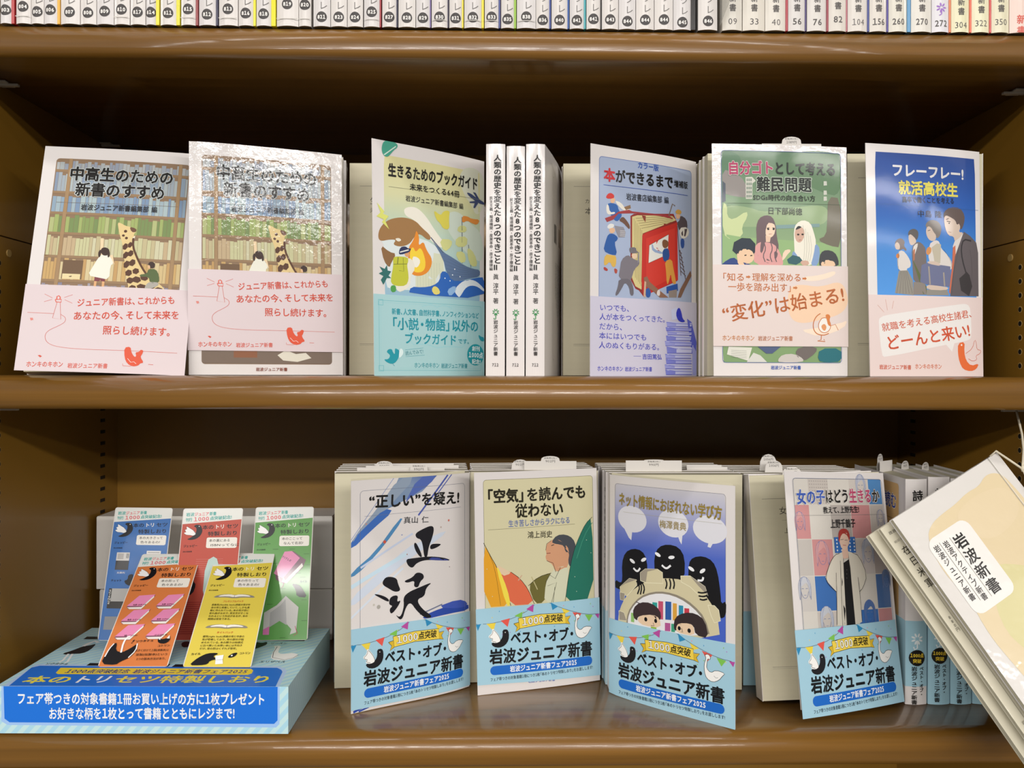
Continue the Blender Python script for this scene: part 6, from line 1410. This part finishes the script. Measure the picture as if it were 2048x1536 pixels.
for q in (((270, 706), (290, 740), (276, 778)), ((290, 706), (300, 742), (292, 780)), ((300, 712), (316, 745), (308, 776)), ((428, 694), (438, 722), (430, 750)), ((450, 694), (458, 722), (452, 752)), ((468, 690), (478, 722), (472, 750)), ((602, 770), (628, 775), (654, 768)), ((606, 790), (630, 795), (654, 788)), ((612, 808), (630, 814), (652, 808))): a.L(q, 1.1, bk_, sm=1)
a.T('ネット情報におぼれない学び方', (168, 256), (730, 340), 10.6, '95803a', 4); a.L([(195, 328), (730, 396)], .2, 'b8b4a0'); a.T('梅澤貴典', (396, 394), (540, 412), 6.6, '9a8648', 1)
a.put('cover_print', pB3, M['ink'], rB3)
band(rB3, pB3.sub((-.003, .660), (1.003, .651), (1.003, 1.002), (-.003, 1.002), .8), 'blueband', art_fair, 'ink')
# B4
a = Art(107, 173, [(240, 115), (785, 127), (894, 1374), (334, 1426)])
a.RR(7.5, 5, 103, 150, 2.5, 'd2cdc4'); pk = 'c88c8c'; bl_ = '3a6cb0'
gx = [7.5, 22, 43, 65, 87, 103]; gy = [5, 24.5, 50, 77, 103, 129]
cell = {(1, 0): 'c4bcb4', (3, 0): 'c9c2ba', (4, 0): '4580b8', (0, 1): pk, (2, 1): 'b0a8a2', (3, 1): pk, (4, 1): 'bcb4ac', (0, 2): 'bfb9b2', (1, 2): pk, (3, 2): 'c4bcb8', (4, 2): 'a89e9a', (1, 3): bl_, (4, 3): '44689c', (3, 4): bl_, (4, 4): pk, (1, 4): 'c2bab2', (0, 3): 'c9c4be'}
for (i, j), c in cell.items(): a.RR(gx[i]+.3, gy[j]+.3, gx[i+1]-.3, gy[j+1]-.3, .2, c)
for i in range(9):
    for j in range(7): a.E((24+2.2*i, 7+2.4*j), .6, .6, 'aaa29c', mm=True, n=6); a.z -= 1
a.z += 1
def face(c, s, hc, l='6c7ca8'):
    x, y = a.m(c); q = lambda u, v: (x+u*s, y+v*s)
    a.L([q(-4, 7), q(-5, 0), q(-4, -5), q(0, -7.5), q(4, -5), q(5.2, 0), q(4.5, 7)], .45, l, mm=True, sm=2); a.L([q(-3, 2), q(-2, 5.2), q(0, 6.4), q(2, 5.2), q(3, 2)], .3, l, mm=True, sm=1)
    a.P([q(-4.6, 6), q(-5, 0), q(-4, -5), q(0, -7.3), q(4, -5), q(5, 0), q(4.6, 6), q(3.4, 4), q(3.2, -1), q(1.5, -3.5), q(-1, -2), q(-3, -.5), q(-3.4, 4)], hc, 1, True)
    for k in (-4.2, -3.4, 3.8, 4.4): a.L([q(k, 6), q(k*.95, -2), q(k*.4, -6.5)], .18, l, mm=True, sm=1)
    for k in (-1.6, 1.6): a.L([q(k-.8, .4), q(k, .1), q(k+.8, .4)], .35, l, mm=True)
    a.L([q(-.9, 4.2), q(.9, 4.2)], .3, l, mm=True)
for c, s, hc in (((650, 190), 1.15, 'b9bcc8'), ((322, 385), 1.0, 'cf9c9a'), ((440, 560), 1.35, 'd09a98'), ((690, 550), 1.35, 'b4b8c4'), ((348, 750), 1.2, 'c4c6cc'), ((465, 915), 1.3, 'bcc0c8'), ((700, 880), 1.3, '4c6ca4'), ((795, 700), 1.0, '50668c'), ((765, 370), .9, 'b4acaa')): face(c, s, hc)
a.RR(*a.m((500, 472)), *a.m((622, 556)), .3, '2f66ae')
for i in range(5):
    for j in range(5): a.E((a.m((504, 478))[0]+2+4.6*i, a.m((504, 478))[1]+1.2+2.6*j), .75, .75, 'd8dce0', mm=True, n=8); a.z -= 1
a.z += 1
a.P([(540, 620), (585, 590), (600, 700), (625, 955), (560, 955), (545, 760)], '17171a', 0)
cg = 'd3cdbe'
a.P([(530, 560), (550, 550), (556, 700), (572, 955), (518, 955), (515, 760), (505, 690), (515, 770), (470, 720), (455, 690), (480, 610), (505, 568)], cg, 0); a.P([(575, 548), (600, 556), (640, 575), (684, 680), (660, 750), (650, 775), (632, 690), (645, 800), (655, 935), (618, 955), (600, 760), (590, 640)], cg, 0)
for q in ([(530, 560), (505, 568), (480, 610), (455, 690), (470, 730), (515, 770)], [(600, 556), (640, 575), (684, 680), (660, 750), (640, 770)], [(550, 560), (556, 700), (570, 955)], [(578, 560), (592, 680), (618, 955)], [(512, 665), (516, 780), (518, 950)], [(632, 690), (645, 800), (655, 930)], [(535, 600), (540, 760), (548, 955)]): a.L(q, .4, '2a2826', sm=1)
a.P([(546, 520), (574, 520), (578, 556), (580, 585), (552, 590), (544, 556)], 'dcb8a4', 0); a.P([(528, 470), (545, 445), (575, 450), (586, 480), (580, 520), (560, 545), (540, 530), (530, 500)], 'dfc0ac', 1)
a.P([(524, 490), (525, 440), (545, 424), (575, 430), (588, 465), (585, 500), (575, 465), (550, 448), (535, 470), (530, 500)], 'a83a34', 1); a.L([(535, 486), (552, 484)], .35, '4a4a4a'); a.L([(558, 488), (574, 488)], .35, '4a4a4a'); a.L([(548, 515), (566, 517)], .4, 'b04a44')
for y in (650, 672, 694): a.E(a.m((570, y)), .4, .4, '6a6a6c', mm=True, n=6)
a.L([(300, 354), (790, 350)], .2, '8a8a88')
a.T('女の子', (302, 256), (452, 254), 11.4, '3a5cb4', 4, halo='e0dcd6'); a.T('はどう', (452, 252), (582, 250), 11.2, K, 4, halo='e0dcd6'); a.T('生きる', (582, 250), (712, 250), 11.4, 'b8486c', 4, halo='e0dcd6'); a.T('か', (712, 250), (758, 252), 11, K, 4, halo='e0dcd6')
a.T('教えて、上野先生!', (442, 326), (640, 322), 5.4, '1c1c20', 2); a.T('上野千鶴子', (480, 400), (618, 396), 7.0, '1c1c20', 2)
a.frame(7.5, 5, 103, 150, 2.5, .3, '6c7894')
a.put('cover_print', pB4, M['inkc'], rB4)
sB4 = sheet('paper_band', bB4, .2, M['blueband'], rB4); art_fair().put('band_print', bB4, M['ink'], sB4)
finalize()
